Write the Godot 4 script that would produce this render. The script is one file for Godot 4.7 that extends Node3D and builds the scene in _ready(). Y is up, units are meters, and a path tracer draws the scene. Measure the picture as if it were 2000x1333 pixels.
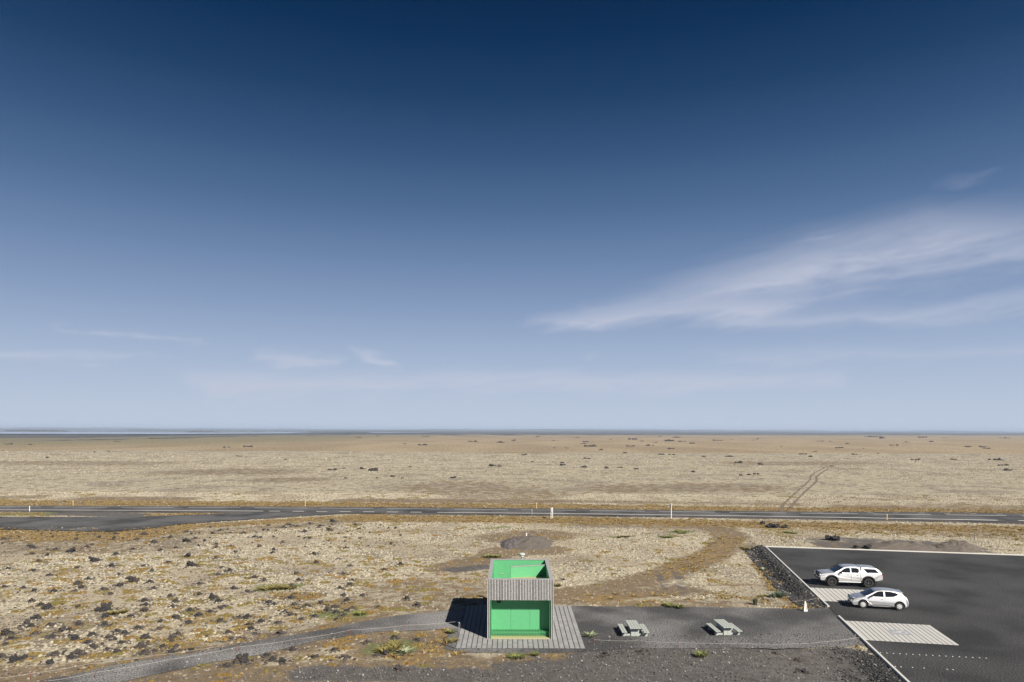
extends Node3D
# A green slatted service hut with picnic tables and a car park on a mossy lava plain, seen from 14 m up.

const ROCKS = [[-55.73,-79.3,0.89],[-49.73,-77.16,1.01],[-50.95,-74.91,0.56],[-49.98,-80.23,0.6],[-52.34,-78.24,0.44],[-53.18,-75.58,0.43],[-63.64,-85.43,0.72],[-49.39,-71.24,0.6],[-49.98,-67.71,0.51],[-46.94,-66.9,0.44],[-43.85,-71.58,1.01],[-40.41,-68.93,0.71],[-43.48,-68.27,0.38],[-43.86,-64.77,0.55],[-39.14,-63.03,0.41],[-34.48,-62.09,1.16],[-34.84,-60.5,0.68],[-38.75,-60.93,0.69],[-37.65,-59.64,0.5],[-42.67,-59.63,0.34],[-40.96,-58.46,0.44],[-44.69,-60.02,0.51],[-39.09,-58.21,0.49],[-37.38,-58.44,0.27],[-33.8,-57.48,0.38],[-35.23,-58.96,0.5],[-31.23,-59.45,0.45],[-32.81,-61.9,0.58],[-35.19,-66.74,0.38],[-37.47,-65.06,0.37],[-37.34,-69.33,0.39],[-35.81,-71.08,0.53],[-35.37,-74.5,0.84],[-32.44,-69.3,0.97],[-31.96,-73.71,0.41],[-27.76,-67.09,0.57],[-29.21,-68.58,0.32],[-31.25,-77.26,0.43],[-34.74,-80.3,0.45],[-39.38,-79.94,0.45],[-43.71,-87.39,0.74],[-43.91,-83.72,0.71],[-48.65,-90.16,0.76],[-47.21,-86.01,0.56],[-52.52,-90.56,0.42],[-50.12,-85.74,0.56],[-43.78,-78.74,0.52],[-43.78,-75.5,0.64],[-40.33,-78.3,0.59],[-44.07,-92.42,0.69],[-40.33,-84.43,0.95],[-40.18,-86.67,0.57],[-39.91,-91.06,0.51],[-40.18,-94.08,0.44],[-37.78,-91.67,0.52],[-35.98,-91.47,0.69],[-33.3,-88.25,0.66],[-35.7,-82.52,0.46],[-33.5,-81.3,0.38],[-28.15,-61.37,0.52],[-24.21,-59.6,0.5],[-22.54,-58.32,0.38],[-24.14,-64.02,0.6],[-28.08,-65.22,0.37],[-24.54,-56.14,0.79],[-23.75,-55.29,0.57],[-26.34,-57.54,0.43],[-28.47,-56.85,0.43],[-27.2,-55.24,0.57],[-26.58,-53.59,0.4],[-29.79,-55.33,0.52],[-29.02,-54.01,0.56],[-28.24,-52.37,0.69],[-31.35,-52.56,1.08],[-30.08,-50.52,0.71],[-33.81,-53.25,0.45],[-35.97,-52.97,0.75],[-37.15,-53.9,0.56],[-34.92,-50.12,0.7],[-38.73,-55.06,0.36],[-34.58,-48.72,0.46],[-33.77,-47.96,0.54],[-32.71,-48.39,0.54],[-34.54,-47.97,0.31],[-31.01,-47.18,0.49],[-30.63,-47.21,0.44],[-30.93,-48.79,0.55],[-29.03,-48.68,0.59],[-30.8,-45.69,0.51],[-32.35,-46.37,0.35],[-34.07,-46.06,0.86],[-33.18,-45.25,0.42],[-28.86,-45.13,0.47],[-29.76,-45.94,0.3],[-28.43,-46.23,0.52],[-26.93,-45.6,0.43],[-26.22,-45.18,0.25],[-25.42,-44.45,0.33],[-27.63,-44.45,0.38],[-26.76,-43.58,0.53],[-26.89,-42.25,0.71],[-26.33,-41.99,0.39],[-26.81,-41.52,0.39],[-28.16,-42.13,0.51],[-27.46,-40.58,0.42],[-29.9,-41.05,0.69],[-29.58,-41.46,0.43],[-32.69,-44.03,0.25],[-31.11,-41.59,0.39],[-24.67,-42.58,0.52],[-25.51,-43.06,0.28],[-23.67,-43.53,0.73],[-22.82,-42.48,0.44],[-22.44,-42.9,0.2],[-22.3,-43.64,0.41],[-22.55,-45.22,0.64],[-22.69,-46.36,0.43],[-21.51,-43.71,0.33],[-21.23,-42.65,0.4],[-24.41,-45.44,0.68],[-26.44,-46.61,0.44],[-27.23,-47.14,0.31],[-24.67,-47.75,0.36],[-26.28,-48,0.41],[-24.83,-50.43,0.47],[-25.49,-49.52,0.33],[-23.26,-49.12,0.46],[-24.67,-52.31,0.59],[-23.42,-51.07,0.57],[-23.04,-52.17,0.34],[-21.15,-49.47,0.46],[-22.79,-53.29,0.35],[-22.64,-53.77,0.25],[-20.17,-50.6,0.33],[-19.61,-50.52,0.66],[-18.77,-48.6,0.36],[-18.18,-47.64,0.4],[-17.5,-46.55,0.26],[-19.43,-46.79,0.31],[-18.05,-45.62,0.15],[-18.6,-45.4,0.26],[-28.35,-50.73,0.48],[-16.17,-40.98,0.85],[-16.75,-40.27,0.38],[-20.23,-43.09,0.32],[-22.79,-62.75,0.46],[-20.67,-65.64,0.41],[-19.58,-62.8,0.4],[-19.47,-60.23,0.44],[-18.2,-56.31,0.47],[-19.51,-54.84,0.52],[-18.81,-54.01,0.45],[-17.24,-54.06,0.57],[-16.07,-53.74,0.45],[-15.28,-54.77,0.46],[-14.17,-52.57,0.5],[-13.91,-53.67,0.56],[-13.42,-52,0.55],[-12.44,-53.45,0.34],[-12.68,-52.55,0.39],[-12.54,-51.1,0.43],[-12.87,-50.1,0.32],[-14.48,-61.08,0.45],[-14.99,-59.76,0.44],[-14.71,-63.12,0.33],[-13.44,-55.7,0.59],[-14.08,-57.35,0.36],[-12.52,-57.37,0.36],[-16.24,-65.85,0.41],[-12.68,-67.87,0.36],[-11.52,-70.83,0.6],[-16.49,-69.8,0.29],[-20.37,-71.07,0.45],[-22.02,-75.99,0.64],[-18.66,-73.43,0.28],[-19.48,-80.29,0.51],[-25.91,-87.48,0.46],[-28.33,-93.32,0.69],[-28.34,-84.31,0.44],[-27.51,-78.9,0.41],[-26.94,-76.8,0.4],[-32.37,-87.79,0.55],[-32.52,-97.34,0.72],[-32.47,-99.71,0.63],[-31.02,-98.42,0.52],[-29.88,-100.84,0.64],[-27.48,-97.22,0.41],[-27.79,-99.08,0.62],[-25.2,-94.43,0.89],[-27.16,-103.4,0.87],[-21.44,-88.34,0.33],[-22.93,-100.11,0.53],[-8.7,-56.44,0.47],[-7.45,-54.29,0.46],[-10.47,-53.69,0.34],[-15.42,-50.01,0.53],[-14.7,-50.96,0.32],[-16.61,-51.24,0.43],[-17.28,-51.95,0.55],[-15.81,-46.67,0.49],[-16.89,-49.23,0.31],[-18.15,-49.42,0.52],[-7.85,-45.71,0.38],[-9.47,-44.74,0.28],[-11.22,-43.18,0.32],[-10.22,-41.69,0.44],[-12.09,-41.81,0.4],[-13.68,-40.91,0.47],[-13.87,-43.25,0.59],[-14.44,-41.23,0.43],[-15.1,-41.99,0.4],[-16.1,-40.94,0.77],[-16.78,-40.31,0.38],[-7.77,-42.41,0.49],[-6.51,-39.64,0.46],[-6.2,-45.26,0.38],[-8.39,-42.17,0.22],[5.89,-42.57,0.29],[5.6,-42.02,0.25],[6.91,-42.94,0.19],[8.17,-42.97,0.32],[16.83,-43.27,0.16],[17.87,-42.41,0.29],[17.37,-40.51,0.36],[21.09,-56.66,0.21],[4.87,-64.23,0.19]]
const OUTCROPS = [[-61.2,-234.1,3.3],[-59.4,-240.3,1.4],[-52.3,-238.4,2.2],[-46.7,-229.8,3.9],[-38.4,-195.1,1.3],[-34.6,-200.6,1.5],[-31.3,-194.4,0.9],[-47.8,-196.2,1.1],[-38.2,-255,1.2],[-16.7,-196.1,1.5],[-15,-196.2,0.7],[-7,-260.5,2.9],[-4.5,-258,1.5],[-44.9,-785.2,11.8],[-10.9,-729.8,12.3],[-101.9,-307,1.4],[67.4,-588.4,12.1],[62.2,-476.8,5.4],[103.6,-593.6,8.9],[125.2,-620.8,9.3],[203.3,-881.3,14.9],[208.4,-835.4,11],[199.3,-753.4,8.5],[276.1,-917.1,13.8],[329.9,-1022.6,5.8],[397.2,-1108.6,12.5],[37.6,-339.4,3.8],[19.8,-267,3],[26.9,-255.6,2.9],[34.2,-247.6,1.6],[39.9,-251.3,1.6],[44.3,-244.2,2.3],[60.6,-228.9,1.7],[102.1,-362.8,2.7],[117.7,-371.2,4.2],[71.7,-214.6,1.6],[75,-216,2],[78.2,-218.1,1.6],[99.8,-298.8,4.5],[104.4,-286.9,2.7],[85.5,-393,5.2],[92.3,-393.6,5.2],[42.9,-531.3,3],[54.5,-879.8,9.9],[17.8,-295.2,1.1],[69.7,-417.3,3.9],[120,-516,6.8],[270.3,-565.1,7.4],[268.5,-520.6,1.5],[350.6,-712,4],[401.4,-599.4,6.7],[415,-601.3,5.6],[489.6,-846.1,6.3],[238.4,-603.7,1.7],[171.6,-401.2,4.5],[205.2,-461.6,3.5],[194.1,-327.4,3.7],[215.1,-333.3,3.8],[236.5,-333.5,5],[180.8,-248.5,2.8],[161.8,-264.1,1],[859.1,-1618.5,36.4],[902.6,-1499.1,22.5],[-212.6,-508.6,4.8],[-200.4,-517.6,7.8],[-243.9,-398.3,1.5],[97.4,-552.7,1.7],[21.3,-284.6,2],[33.6,-535.2,1.7],[-430.2,-584.5,5.3],[118.2,-1252.6,11.3],[161,-367.5,3],[395.2,-566.7,6],[126.3,-268.9,1.7],[162,-773.3,4.1],[-410.5,-582,4.5],[420.8,-903.4,4.7],[-137.2,-342.4,2.6],[73.4,-701.2,5.9],[6.7,-385.2,3.9],[-242.8,-411.5,1.7],[-252.9,-1124.6,11.1],[202.8,-282.6,4],[-499.3,-1328.1,6.1],[51.4,-1368.7,12],[-105.6,-670.8,3.6],[325.3,-1496.5,8.5],[200.5,-400.9,3.5],[357.8,-1012.1,4],[220.3,-411.6,3],[162,-852.4,5.1],[167.2,-809.9,4.6],[9.1,-299.2,1.7],[84.5,-777.2,8.6],[-507.8,-961,6.5],[0.3,-872.9,9.6],[379,-677.4,8.7],[413.2,-914.7,7.9],[1044.6,-1445.8,16.9],[-214.3,-315.2,2.2],[323.1,-1338.9,14.6],[-277.6,-1410.1,9.6],[178.9,-1016.4,14.5],[856,-1348.6,7.6],[694.9,-1274.9,20.2],[106.8,-292.7,2.3],[146.5,-1014.1,6.2],[-81,-628.2,10.3],[-424.1,-732.6,6],[-167.3,-1320.8,15],[550.7,-895.5,5.5]]
const ZONES = [[-0.83,-77.74,3.63,-79.48,2.6,0,0.8],[0.05,-88.87,4.15,-91.13,4,0,0.75],[-5.6,-68.51,-2.3,-69.59,1,2,0.8],[-6.21,-69.53,-2.17,-74.01,2.2,0,0.8],[3.71,-57.47,8.19,-60.32,1.5,0,0.95],[8.19,-60.32,15.11,-66.9,1.5,0,0.95],[15.11,-66.9,22.63,-78.2,1.5,0,0.95],[22.63,-78.2,28.92,-89.51,1.5,0,0.95],[28.92,-89.51,29.12,-96.89,2,0,0.9],[29.12,-96.89,24.68,-102.61,2,0,0.9],[24.68,-102.61,11.75,-103.98,2,0,0.9],[15.11,-66.9,28.25,-87.41,2,1,0.55],[4.27,-56.27,15.46,-60.43,1.7,0,0.75],[8.3,-55,18.25,-55.14,1.6,0,0.55],[6.38,-56.3,17.35,-57.67,1.6,1,0.5],[14.51,-68.11,13.64,-60.4,0.4,2,0.52],[16.41,-68.14,14.85,-58.53,0.45,2,0.54],[16.09,-62.87,23.36,-64.73,0.35,0,0.5],[-24.22,-107.84,8.02,-106.25,3.2,1,0.92],[8.02,-106.25,38.04,-101.28,3.2,1,0.92],[38.04,-101.28,72.77,-96.94,3.2,1,0.92],[72.77,-96.94,85.85,-95.31,3.2,1,0.92],[41.3,-98.2,67.84,-90.37,4,1,0.5],[11.37,-100.62,30.59,-96.93,2,0,0.6],[-71.4,-89.85,-50.04,-89.03,4,1,0.85],[-50.04,-89.03,-48.47,-96.53,4,1,0.85],[-48.47,-96.53,-28.87,-107.1,2.2,1,0.8],[-64,-80.54,-44.45,-82.39,6,0,0.55],[-47.38,-87.82,-23.67,-105.41,3,0,0.5],[-60.23,-110.07,-42.44,-113.28,1.6,1,0.95],[-88.44,-111.28,-74.07,-111.01,1.8,1,0.8],[-82.55,-110.11,-76.16,-111.63,1.2,3,0.8],[-73.72,-112.39,-61.45,-110.04,2,2,1],[-26.49,-34.02,-24.75,-36.73,2.6,0,0.75],[-24.75,-36.73,-21.01,-40.1,2.6,0,0.75],[-21.01,-40.1,-16.24,-43.43,2.6,0,0.75],[-16.24,-43.43,-12.97,-46.16,2.6,0,0.75],[-12.97,-46.16,-9.6,-48.74,2.6,0,0.75],[-9.6,-48.74,-4.61,-50.11,2.6,0,0.75],[-29.71,-37.42,-19.48,-38.85,2.2,0,0.8],[-17.59,-37.92,-8.76,-39.12,2,0,0.75],[-8.76,-39.12,-2.99,-40.54,2,0,0.75],[-7.9,-44.14,-4.67,-44.92,2.4,0,0.75],[-6.28,-42.16,-3.76,-44.18,1.3,1,0.75],[-4.31,-48.42,-4.21,-44.39,1,1,0.7],[-11.39,-39.09,0.05,-38.72,1,2,0.85],[1.78,-38.5,11.7,-38.83,2.6,2,1],[11.7,-38.83,21.07,-38.92,2.6,2,1],[4.62,-40.62,19.62,-40.77,1.6,2,1],[0.05,-41.66,8.36,-42.6,0.75,1,0.95],[8.36,-42.6,20.33,-42.24,0.4,1,0.75],[-8.59,-38.4,4.34,-38.13,1.1,1,0.55],[-4.43,-39.83,3.09,-40.6,1.5,0,0.8],[8.73,-38.56,14.44,-38.38,0.8,0,0.6],[-22.02,-45.27,-18.87,-45.86,2,1,0.5],[-12.27,-54.72,-6.74,-53.23,3,0,0.5],[-18.82,-57.15,-16.84,-57,1.1,1,0.8],[-8.96,-60.07,-3.39,-57.37,4,0,0.55],[-31.21,-46.29,-26.26,-50.11,5,1,0.38],[-16.99,-51.62,-13.51,-53.14,3,1,0.42],[23.15,-58.11,22.85,-54.09,0.5,1,0.95],[27.11,-75.15,24.23,-62.58,0.6,1,0.8],[40.09,-83.4,51.12,-80.08,2.4,0,0.85],[43.89,-83.48,50.94,-80.76,1.6,2,0.7],[-13.9,-51.66,-12.04,-51.97,1,3,0.7],[-11.42,-51.83,-11.42,-51.83,0.7,3,0.75],[-8.28,-43.51,-6.91,-44.15,1,3,0.8],[13.43,-89.16,15.52,-89.64,0.6,3,0.7],[22.11,-93.36,24.35,-93.88,0.8,3,0.8],[20.01,-89.31,21.06,-89.76,0.8,3,0.7],[-3.59,-97.11,-1.06,-98.19,0.7,3,0.7],[-21.51,-59.88,-19.85,-60.29,1,3,0.8],[41.19,-85.7,52.93,-82.93,4,2,0.6],[-104.83,-127.09,-57.06,-126.87,3.5,1,0.9],[-57.06,-126.87,0.05,-124.41,3.5,1,0.9],[0.05,-124.41,54.28,-120.47,3.5,1,0.9],[54.28,-120.47,96.81,-117.25,3.5,1,0.9],[-82.62,-134.39,-66.76,-134.94,3.5,0,0.9],[-107.72,-135.53,-97.23,-137.95,3,0,0.7],[-30.93,-133.22,8.06,-133.57,3.2,0,0.95],[8.06,-133.57,23.02,-133.11,2.5,0,0.7],[22.85,-132.17,54.48,-129.56,2.4,0,0.6],[62.19,-125.51,70.82,-124.94,3,0,0.9],[78.07,-126.83,97.83,-124.14,4,0,0.6],[118.87,-259.66,124.72,-249.9,4,0,0.5],[24.55,-163.27,57.1,-169,10,0,0.6],[-15.17,-169.01,-1.07,-149.26,14,0,0.55],[106.17,-294.71,142.8,-297.33,16,0,0.55],[-64.61,-187.36,-58.87,-191.54,8,0,0.6],[-6.16,-414.07,12.53,-416,12,1,0.6],[64.71,-861.95,243.02,-899.67,30,0,0.5],[-101.46,-221.83,-83.54,-222.84,14,0,0.6],[-204.36,-272.48,-153.25,-276.14,16,0,0.55],[4.9,-43.15,13.05,-43.34,0.8,2,1],[13.05,-43.34,21.35,-43.03,0.8,2,1],[15.67,-41.63,21.04,-41.14,1.2,2,1]]
const PATH_EDGE = [[-27.65,-35.5],[-26.65,-37.08],[-24.22,-39.22],[-23.29,-40.51],[-21.76,-41.52],[-19.87,-42.49],[-16.79,-44.89],[-13.3,-47.33],[-9.94,-50.45],[-7.69,-51.6],[-4.84,-52.51],[-3.72,-52.82],[-3.55,-47.93],[-4.54,-47.8],[-7.06,-47.4],[-9.29,-47.14],[-12.69,-45.15],[-15.76,-42.15],[-18.17,-40.47],[-20.35,-38.84],[-22.01,-36.75],[-24.46,-34.03],[-25.56,-32.82]]
const YARD_EDGE = [[-4.84,-52.51],[-1.56,-53.76],[5.74,-54.17],[10.19,-54.07],[16.25,-54],[20.21,-53.74],[22.7,-53.62],[25.32,-53.81],[24.97,-51.03],[23.51,-44.48],[21.24,-44.14],[18.45,-43.8],[14.82,-43.76],[9.91,-43.81],[6.59,-43.57],[4.88,-42.95],[0.05,-42.61],[-3.16,-42.77],[-4.26,-43.56],[-4.29,-46.6],[-4.54,-47.8]]
const SIDE_ROAD_EDGE = [[-113.32,-107.94],[-88.54,-107.35],[-80.19,-106.95],[-60.43,-107.49],[-49.92,-111.02],[-42.7,-113.97],[-37.97,-115.17],[-25.48,-113.41],[-32.82,-109.52],[-39.56,-105.59],[-45.83,-101.93],[-49.23,-98.05],[-51.86,-93.51],[-55.18,-92.03],[-62.91,-93.24],[-70.48,-94.02],[-77.79,-94.33],[-99.5,-94.79]]
const ROAD_NEAR = [[-260.0,-116.6],[-150.0,-116.3],[-86.87,-115.86],[-43.21,-115.32],[0.05,-113.72],[41.54,-110.62],[79.72,-106.21],[150.0,-97.0],[270.0,-78.0]]
const ROAD_FAR = [[-260.0,-122.4],[-150.0,-122.1],[-91.15,-121.57],[-45.54,-121.53],[0.05,-120.14],[43.9,-116.91],[85.99,-114.56],[154.0,-105.0],[275.0,-86.0]]
const ROAD_Y := 0.12
const SUN_RAY := Vector3(-3.26, -4.05, -4.14)

var rng := RandomNumberGenerator.new()
var used := {}
var M := {}
var road_near := PackedVector2Array()
var road_far := PackedVector2Array()
var path_poly := PackedVector2Array()
var yard_poly := PackedVector2Array()
var side_poly := PackedVector2Array()
var lot_poly := PackedVector2Array()
var shoulder_poly := PackedVector2Array()
var paving_poly := PackedVector2Array()
var low := FastNoiseLite.new()
var patchy := FastNoiseLite.new()
const LOT := Vector3(30.47, 0, -81.93)          # far corner of the car park
const LU := Vector3(0.98208, 0, 0.18848)          # along its far edge
const LV := Vector3(-0.18848, 0, 0.98208)         # along its left kerb, towards the near end

# ------------------------------------------------------------------ naming
func numbered(called: String) -> String:
	if not used.has(called):
		used[called] = 0
		return called
	used[called] += 1
	return "%s_%03d" % [called, used[called]]

func tag(o: Node, label: String, category: String, group := "", kind := "") -> Node:
	o.set_meta("label", label)
	if category != "": o.set_meta("category", category)
	if group != "": o.set_meta("group", group)
	if kind != "": o.set_meta("kind", kind)
	return o

func thing(called: String, label: String, category: String, at := Vector3.ZERO, turn := 0.0, group := "") -> Node3D:
	var o := Node3D.new()
	o.name = numbered(called)
	add_child(o)
	o.position = at
	o.rotation.y = turn
	tag(o, label, category, group)
	return o

func put(called: String, mesh: Mesh, m: Material, parent: Node = null) -> MeshInstance3D:
	var o := MeshInstance3D.new()
	o.mesh = mesh
	if m: o.material_override = m
	if parent == null:
		o.name = numbered(called)
		add_child(o)
	else:
		o.name = called
		parent.add_child(o, true)
	return o

# ------------------------------------------------------------------ materials
func lin(r: float, g: float, b: float) -> Color:
	return Color(r, g, b).linear_to_srgb()

func mat(c: Color, rough := 0.85, metal := 0.0) -> StandardMaterial3D:
	var m := StandardMaterial3D.new()
	m.albedo_color = c
	m.roughness = rough
	m.metallic = metal
	return m

func noise_tex(seed_: int, freq: float, colors: Array, stops: Array, size := 512, kind := FastNoiseLite.TYPE_SIMPLEX_SMOOTH, octaves := 4, bump := false) -> NoiseTexture2D:
	var n := FastNoiseLite.new()
	n.seed = seed_
	n.frequency = freq
	n.noise_type = kind
	n.fractal_octaves = octaves
	var t := NoiseTexture2D.new()
	t.width = size
	t.height = size
	t.seamless = true
	t.noise = n
	t.normalize = true
	if not bump:
		var g := Gradient.new()
		g.offsets = PackedFloat32Array(stops)
		g.colors = PackedColorArray(colors)
		t.color_ramp = g
	return t

func grained(c: Color, spread: float, freq: float, scale: float, rough := 0.9, bump := 0.0, seed_ := 7, kind := FastNoiseLite.TYPE_SIMPLEX_SMOOTH) -> StandardMaterial3D:
	var m := mat(Color.WHITE, rough)
	var d := Color(c.r * (1.0 - spread), c.g * (1.0 - spread), c.b * (1.0 - spread))
	var l := Color(minf(c.r * (1.0 + spread), 1.0), minf(c.g * (1.0 + spread), 1.0), minf(c.b * (1.0 + spread), 1.0))
	m.albedo_texture = noise_tex(seed_, freq, [d, c, l], [0.15, 0.5, 0.85], 512, kind)
	m.uv1_triplanar = true
	m.uv1_world_triplanar = true
	m.uv1_scale = Vector3.ONE * scale
	if bump > 0.0:
		m.heightmap_enabled = true
		m.heightmap_scale = bump
		m.heightmap_texture = noise_tex(seed_ + 1, freq * 1.3, [], [], 512, kind, 4, true)
	return m

func make_materials() -> void:
	M.green = grained(lin(0.088, 0.345, 0.158), 0.014, 0.02, 0.25, 0.55)
	M.timber = grained(lin(0.36, 0.36, 0.362), 0.18, 0.03, 0.9, 0.9)
	M.timber_b = grained(lin(0.42, 0.42, 0.42), 0.18, 0.03, 0.8, 0.9, 0.0, 17)
	M.timber_c = grained(lin(0.30, 0.30, 0.302), 0.18, 0.03, 1.1, 0.9, 0.0, 27)
	M.backing = mat(lin(0.016, 0.016, 0.016), 0.9)
	M.capping = grained(lin(0.29, 0.292, 0.305), 0.06, 0.02, 0.6, 0.55)
	M.cream = grained(lin(0.34, 0.31, 0.165), 0.08, 0.04, 0.8, 0.8)
	M.slab = grained(lin(0.235, 0.237, 0.245), 0.16, 0.05, 1.3, 0.92, 0.3)
	M.slab_b = grained(lin(0.26, 0.261, 0.266), 0.14, 0.05, 1.1, 0.92, 0.3, 31)
	M.slab_c = grained(lin(0.21, 0.213, 0.222), 0.16, 0.05, 1.2, 0.92, 0.3, 41)
	M.bay = grained(lin(0.42, 0.42, 0.412), 0.10, 0.05, 0.9, 0.92, 0.3, 51)
	M.bay_b = grained(lin(0.39, 0.39, 0.382), 0.10, 0.05, 0.7, 0.92, 0.3, 61)
	M.bay_bed = mat(lin(0.03, 0.029, 0.027), 0.95)
	M.kerb = grained(lin(0.50, 0.495, 0.475), 0.08, 0.05, 0.8, 0.85, 0.2, 71)
	M.paint = grained(lin(0.55, 0.55, 0.535), 0.16, 0.09, 1.3, 0.8, 0.0, 81)
	M.white = mat(lin(0.72, 0.72, 0.70), 0.5)
	M.yellow = mat(lin(0.55, 0.38, 0.16), 0.6)
	M.galv = mat(lin(0.4, 0.42, 0.42), 0.45, 0.6)
	M.vent = mat(lin(0.38, 0.43, 0.40), 0.5)
	M.table = grained(lin(0.32, 0.35, 0.33), 0.07, 0.04, 0.9, 0.8, 0.0, 91)
	M.tabledark = mat(lin(0.05, 0.06, 0.055), 0.9)
	M.rope = mat(lin(0.36, 0.34, 0.32), 0.9)
	M.rust = mat(lin(0.16, 0.055, 0.045), 0.85)
	M.rubber = mat(lin(0.018, 0.018, 0.019), 0.85)
	M.plastic = mat(lin(0.02, 0.02, 0.021), 0.6)
	M.glass = mat(lin(0.012, 0.014, 0.016), 0.06)
	M.glass.metallic_specular = 0.7
	M.paint_silver = mat(lin(0.86, 0.862, 0.866), 0.44, 0.94)
	M.paint_silver.clearcoat_enabled = true
	M.paint_silver.clearcoat = 0.5
	M.paint_silver.clearcoat_roughness = 0.08
	M.chrome = mat(lin(0.8, 0.8, 0.8), 0.15, 1.0)
	M.hubcap = mat(lin(0.70, 0.71, 0.72), 0.35, 0.4)
	M.red = mat(lin(0.42, 0.02, 0.025), 0.2)
	M.lamp = mat(lin(0.75, 0.77, 0.8), 0.12)
	M.plate = mat(lin(0.75, 0.75, 0.72), 0.5)
	M.blue = grained(lin(0.255, 0.27, 0.305), 0.16, 0.09, 1.6, 0.85, 0.0, 95)
	M.lava = grained(lin(0.034, 0.030, 0.029), 0.4, 0.05, 0.9, 0.95, 2.0, 101)
	M.lava_b = grained(lin(0.046, 0.038, 0.034), 0.4, 0.05, 0.8, 0.95, 2.0, 111)
	M.lava_c = grained(lin(0.024, 0.024, 0.025), 0.4, 0.05, 1.1, 0.95, 2.0, 121)
	M.dirt = grained(lin(0.125, 0.098, 0.072), 0.3, 0.03, 0.5, 0.97, 3.0, 131)
	M.earth = grained(lin(0.105, 0.091, 0.079), 0.35, 0.03, 0.5, 0.97, 3.0, 135)
	M.rubble = grained(lin(0.11, 0.093, 0.08), 0.4, 0.04, 0.6, 0.97, 4.0, 141)
	M.cinder = mat(lin(0.085, 0.077, 0.078), 0.95)
	M.asphalt = coarse(lin(0.088, 0.089, 0.092), lin(0.125, 0.125, 0.128), lin(0.058, 0.058, 0.061), 151)
	M.lot = coarse(lin(0.034, 0.035, 0.038), lin(0.080, 0.081, 0.085), lin(0.016, 0.0165, 0.018), 161)
	M.gravel = coarse(lin(0.135, 0.134, 0.138), lin(0.27, 0.267, 0.27), lin(0.055, 0.055, 0.058), 171)
	M.path = coarse(lin(0.185, 0.183, 0.184), lin(0.34, 0.337, 0.335), lin(0.085, 0.084, 0.085), 176)
	M.shoulder = coarse(lin(0.072, 0.066, 0.063), lin(0.13, 0.117, 0.105), lin(0.036, 0.033, 0.032), 181)
	M.tint = mat(Color.WHITE, 0.95)
	M.tint.vertex_color_use_as_albedo = true
	M.leaf = mat(Color.WHITE, 0.8)
	M.leaf.vertex_color_use_as_albedo = true
	M.leaf.backlight_enabled = true
	M.leaf.backlight = Color(0.12, 0.14, 0.05)

# stony ground: speckle from one noise, broad wear from another laid over it
func coarse(mid: Color, light: Color, dark: Color, seed_: int) -> StandardMaterial3D:
	var m := mat(Color.WHITE, 0.93)
	m.albedo_texture = noise_tex(seed_, 0.085, [dark, mid.lerp(dark, 0.45), mid, mid.lerp(light, 0.45), light], [0.14, 0.36, 0.5, 0.66, 0.88], 1024, FastNoiseLite.TYPE_SIMPLEX, 3)
	m.uv1_triplanar = true
	m.uv1_world_triplanar = true
	m.uv1_scale = Vector3.ONE * 0.071
	m.heightmap_enabled = true
	m.heightmap_scale = 3.0
	m.heightmap_texture = noise_tex(seed_ + 3, 0.085, [], [], 1024, FastNoiseLite.TYPE_SIMPLEX, 3, true)
	m.detail_enabled = true
	m.detail_blend_mode = BaseMaterial3D.BLEND_MODE_MUL
	m.detail_uv_layer = BaseMaterial3D.DETAIL_UV_2
	m.uv2_triplanar = true
	m.uv2_world_triplanar = true
	m.uv2_scale = Vector3.ONE * 0.019
	m.detail_albedo = noise_tex(seed_ + 5, 0.012, [Color(0.58, 0.58, 0.59), Color(0.87, 0.87, 0.87), Color(1, 1, 1)], [0.2, 0.5, 0.8], 512, FastNoiseLite.TYPE_SIMPLEX_SMOOTH, 5)
	return m

# ------------------------------------------------------------------ mesh helpers
func tool() -> SurfaceTool:
	var st := SurfaceTool.new()
	st.begin(Mesh.PRIMITIVE_TRIANGLES)
	st.set_smooth_group(-1)
	return st

func done(st: SurfaceTool) -> ArrayMesh:
	st.generate_normals()
	return st.commit()

func tri(st: SurfaceTool, a: Vector3, b: Vector3, c: Vector3, inside: Vector3) -> void:
	st.add_vertex(a)
	if (b - a).cross(c - a).dot((a + b + c) / 3.0 - inside) > 0.0:
		st.add_vertex(c); st.add_vertex(b)
	else:
		st.add_vertex(b); st.add_vertex(c)

func quad(st: SurfaceTool, a: Vector3, b: Vector3, c: Vector3, d: Vector3, inside: Vector3) -> void:
	tri(st, a, b, c, inside)
	tri(st, a, c, d, inside)

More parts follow.
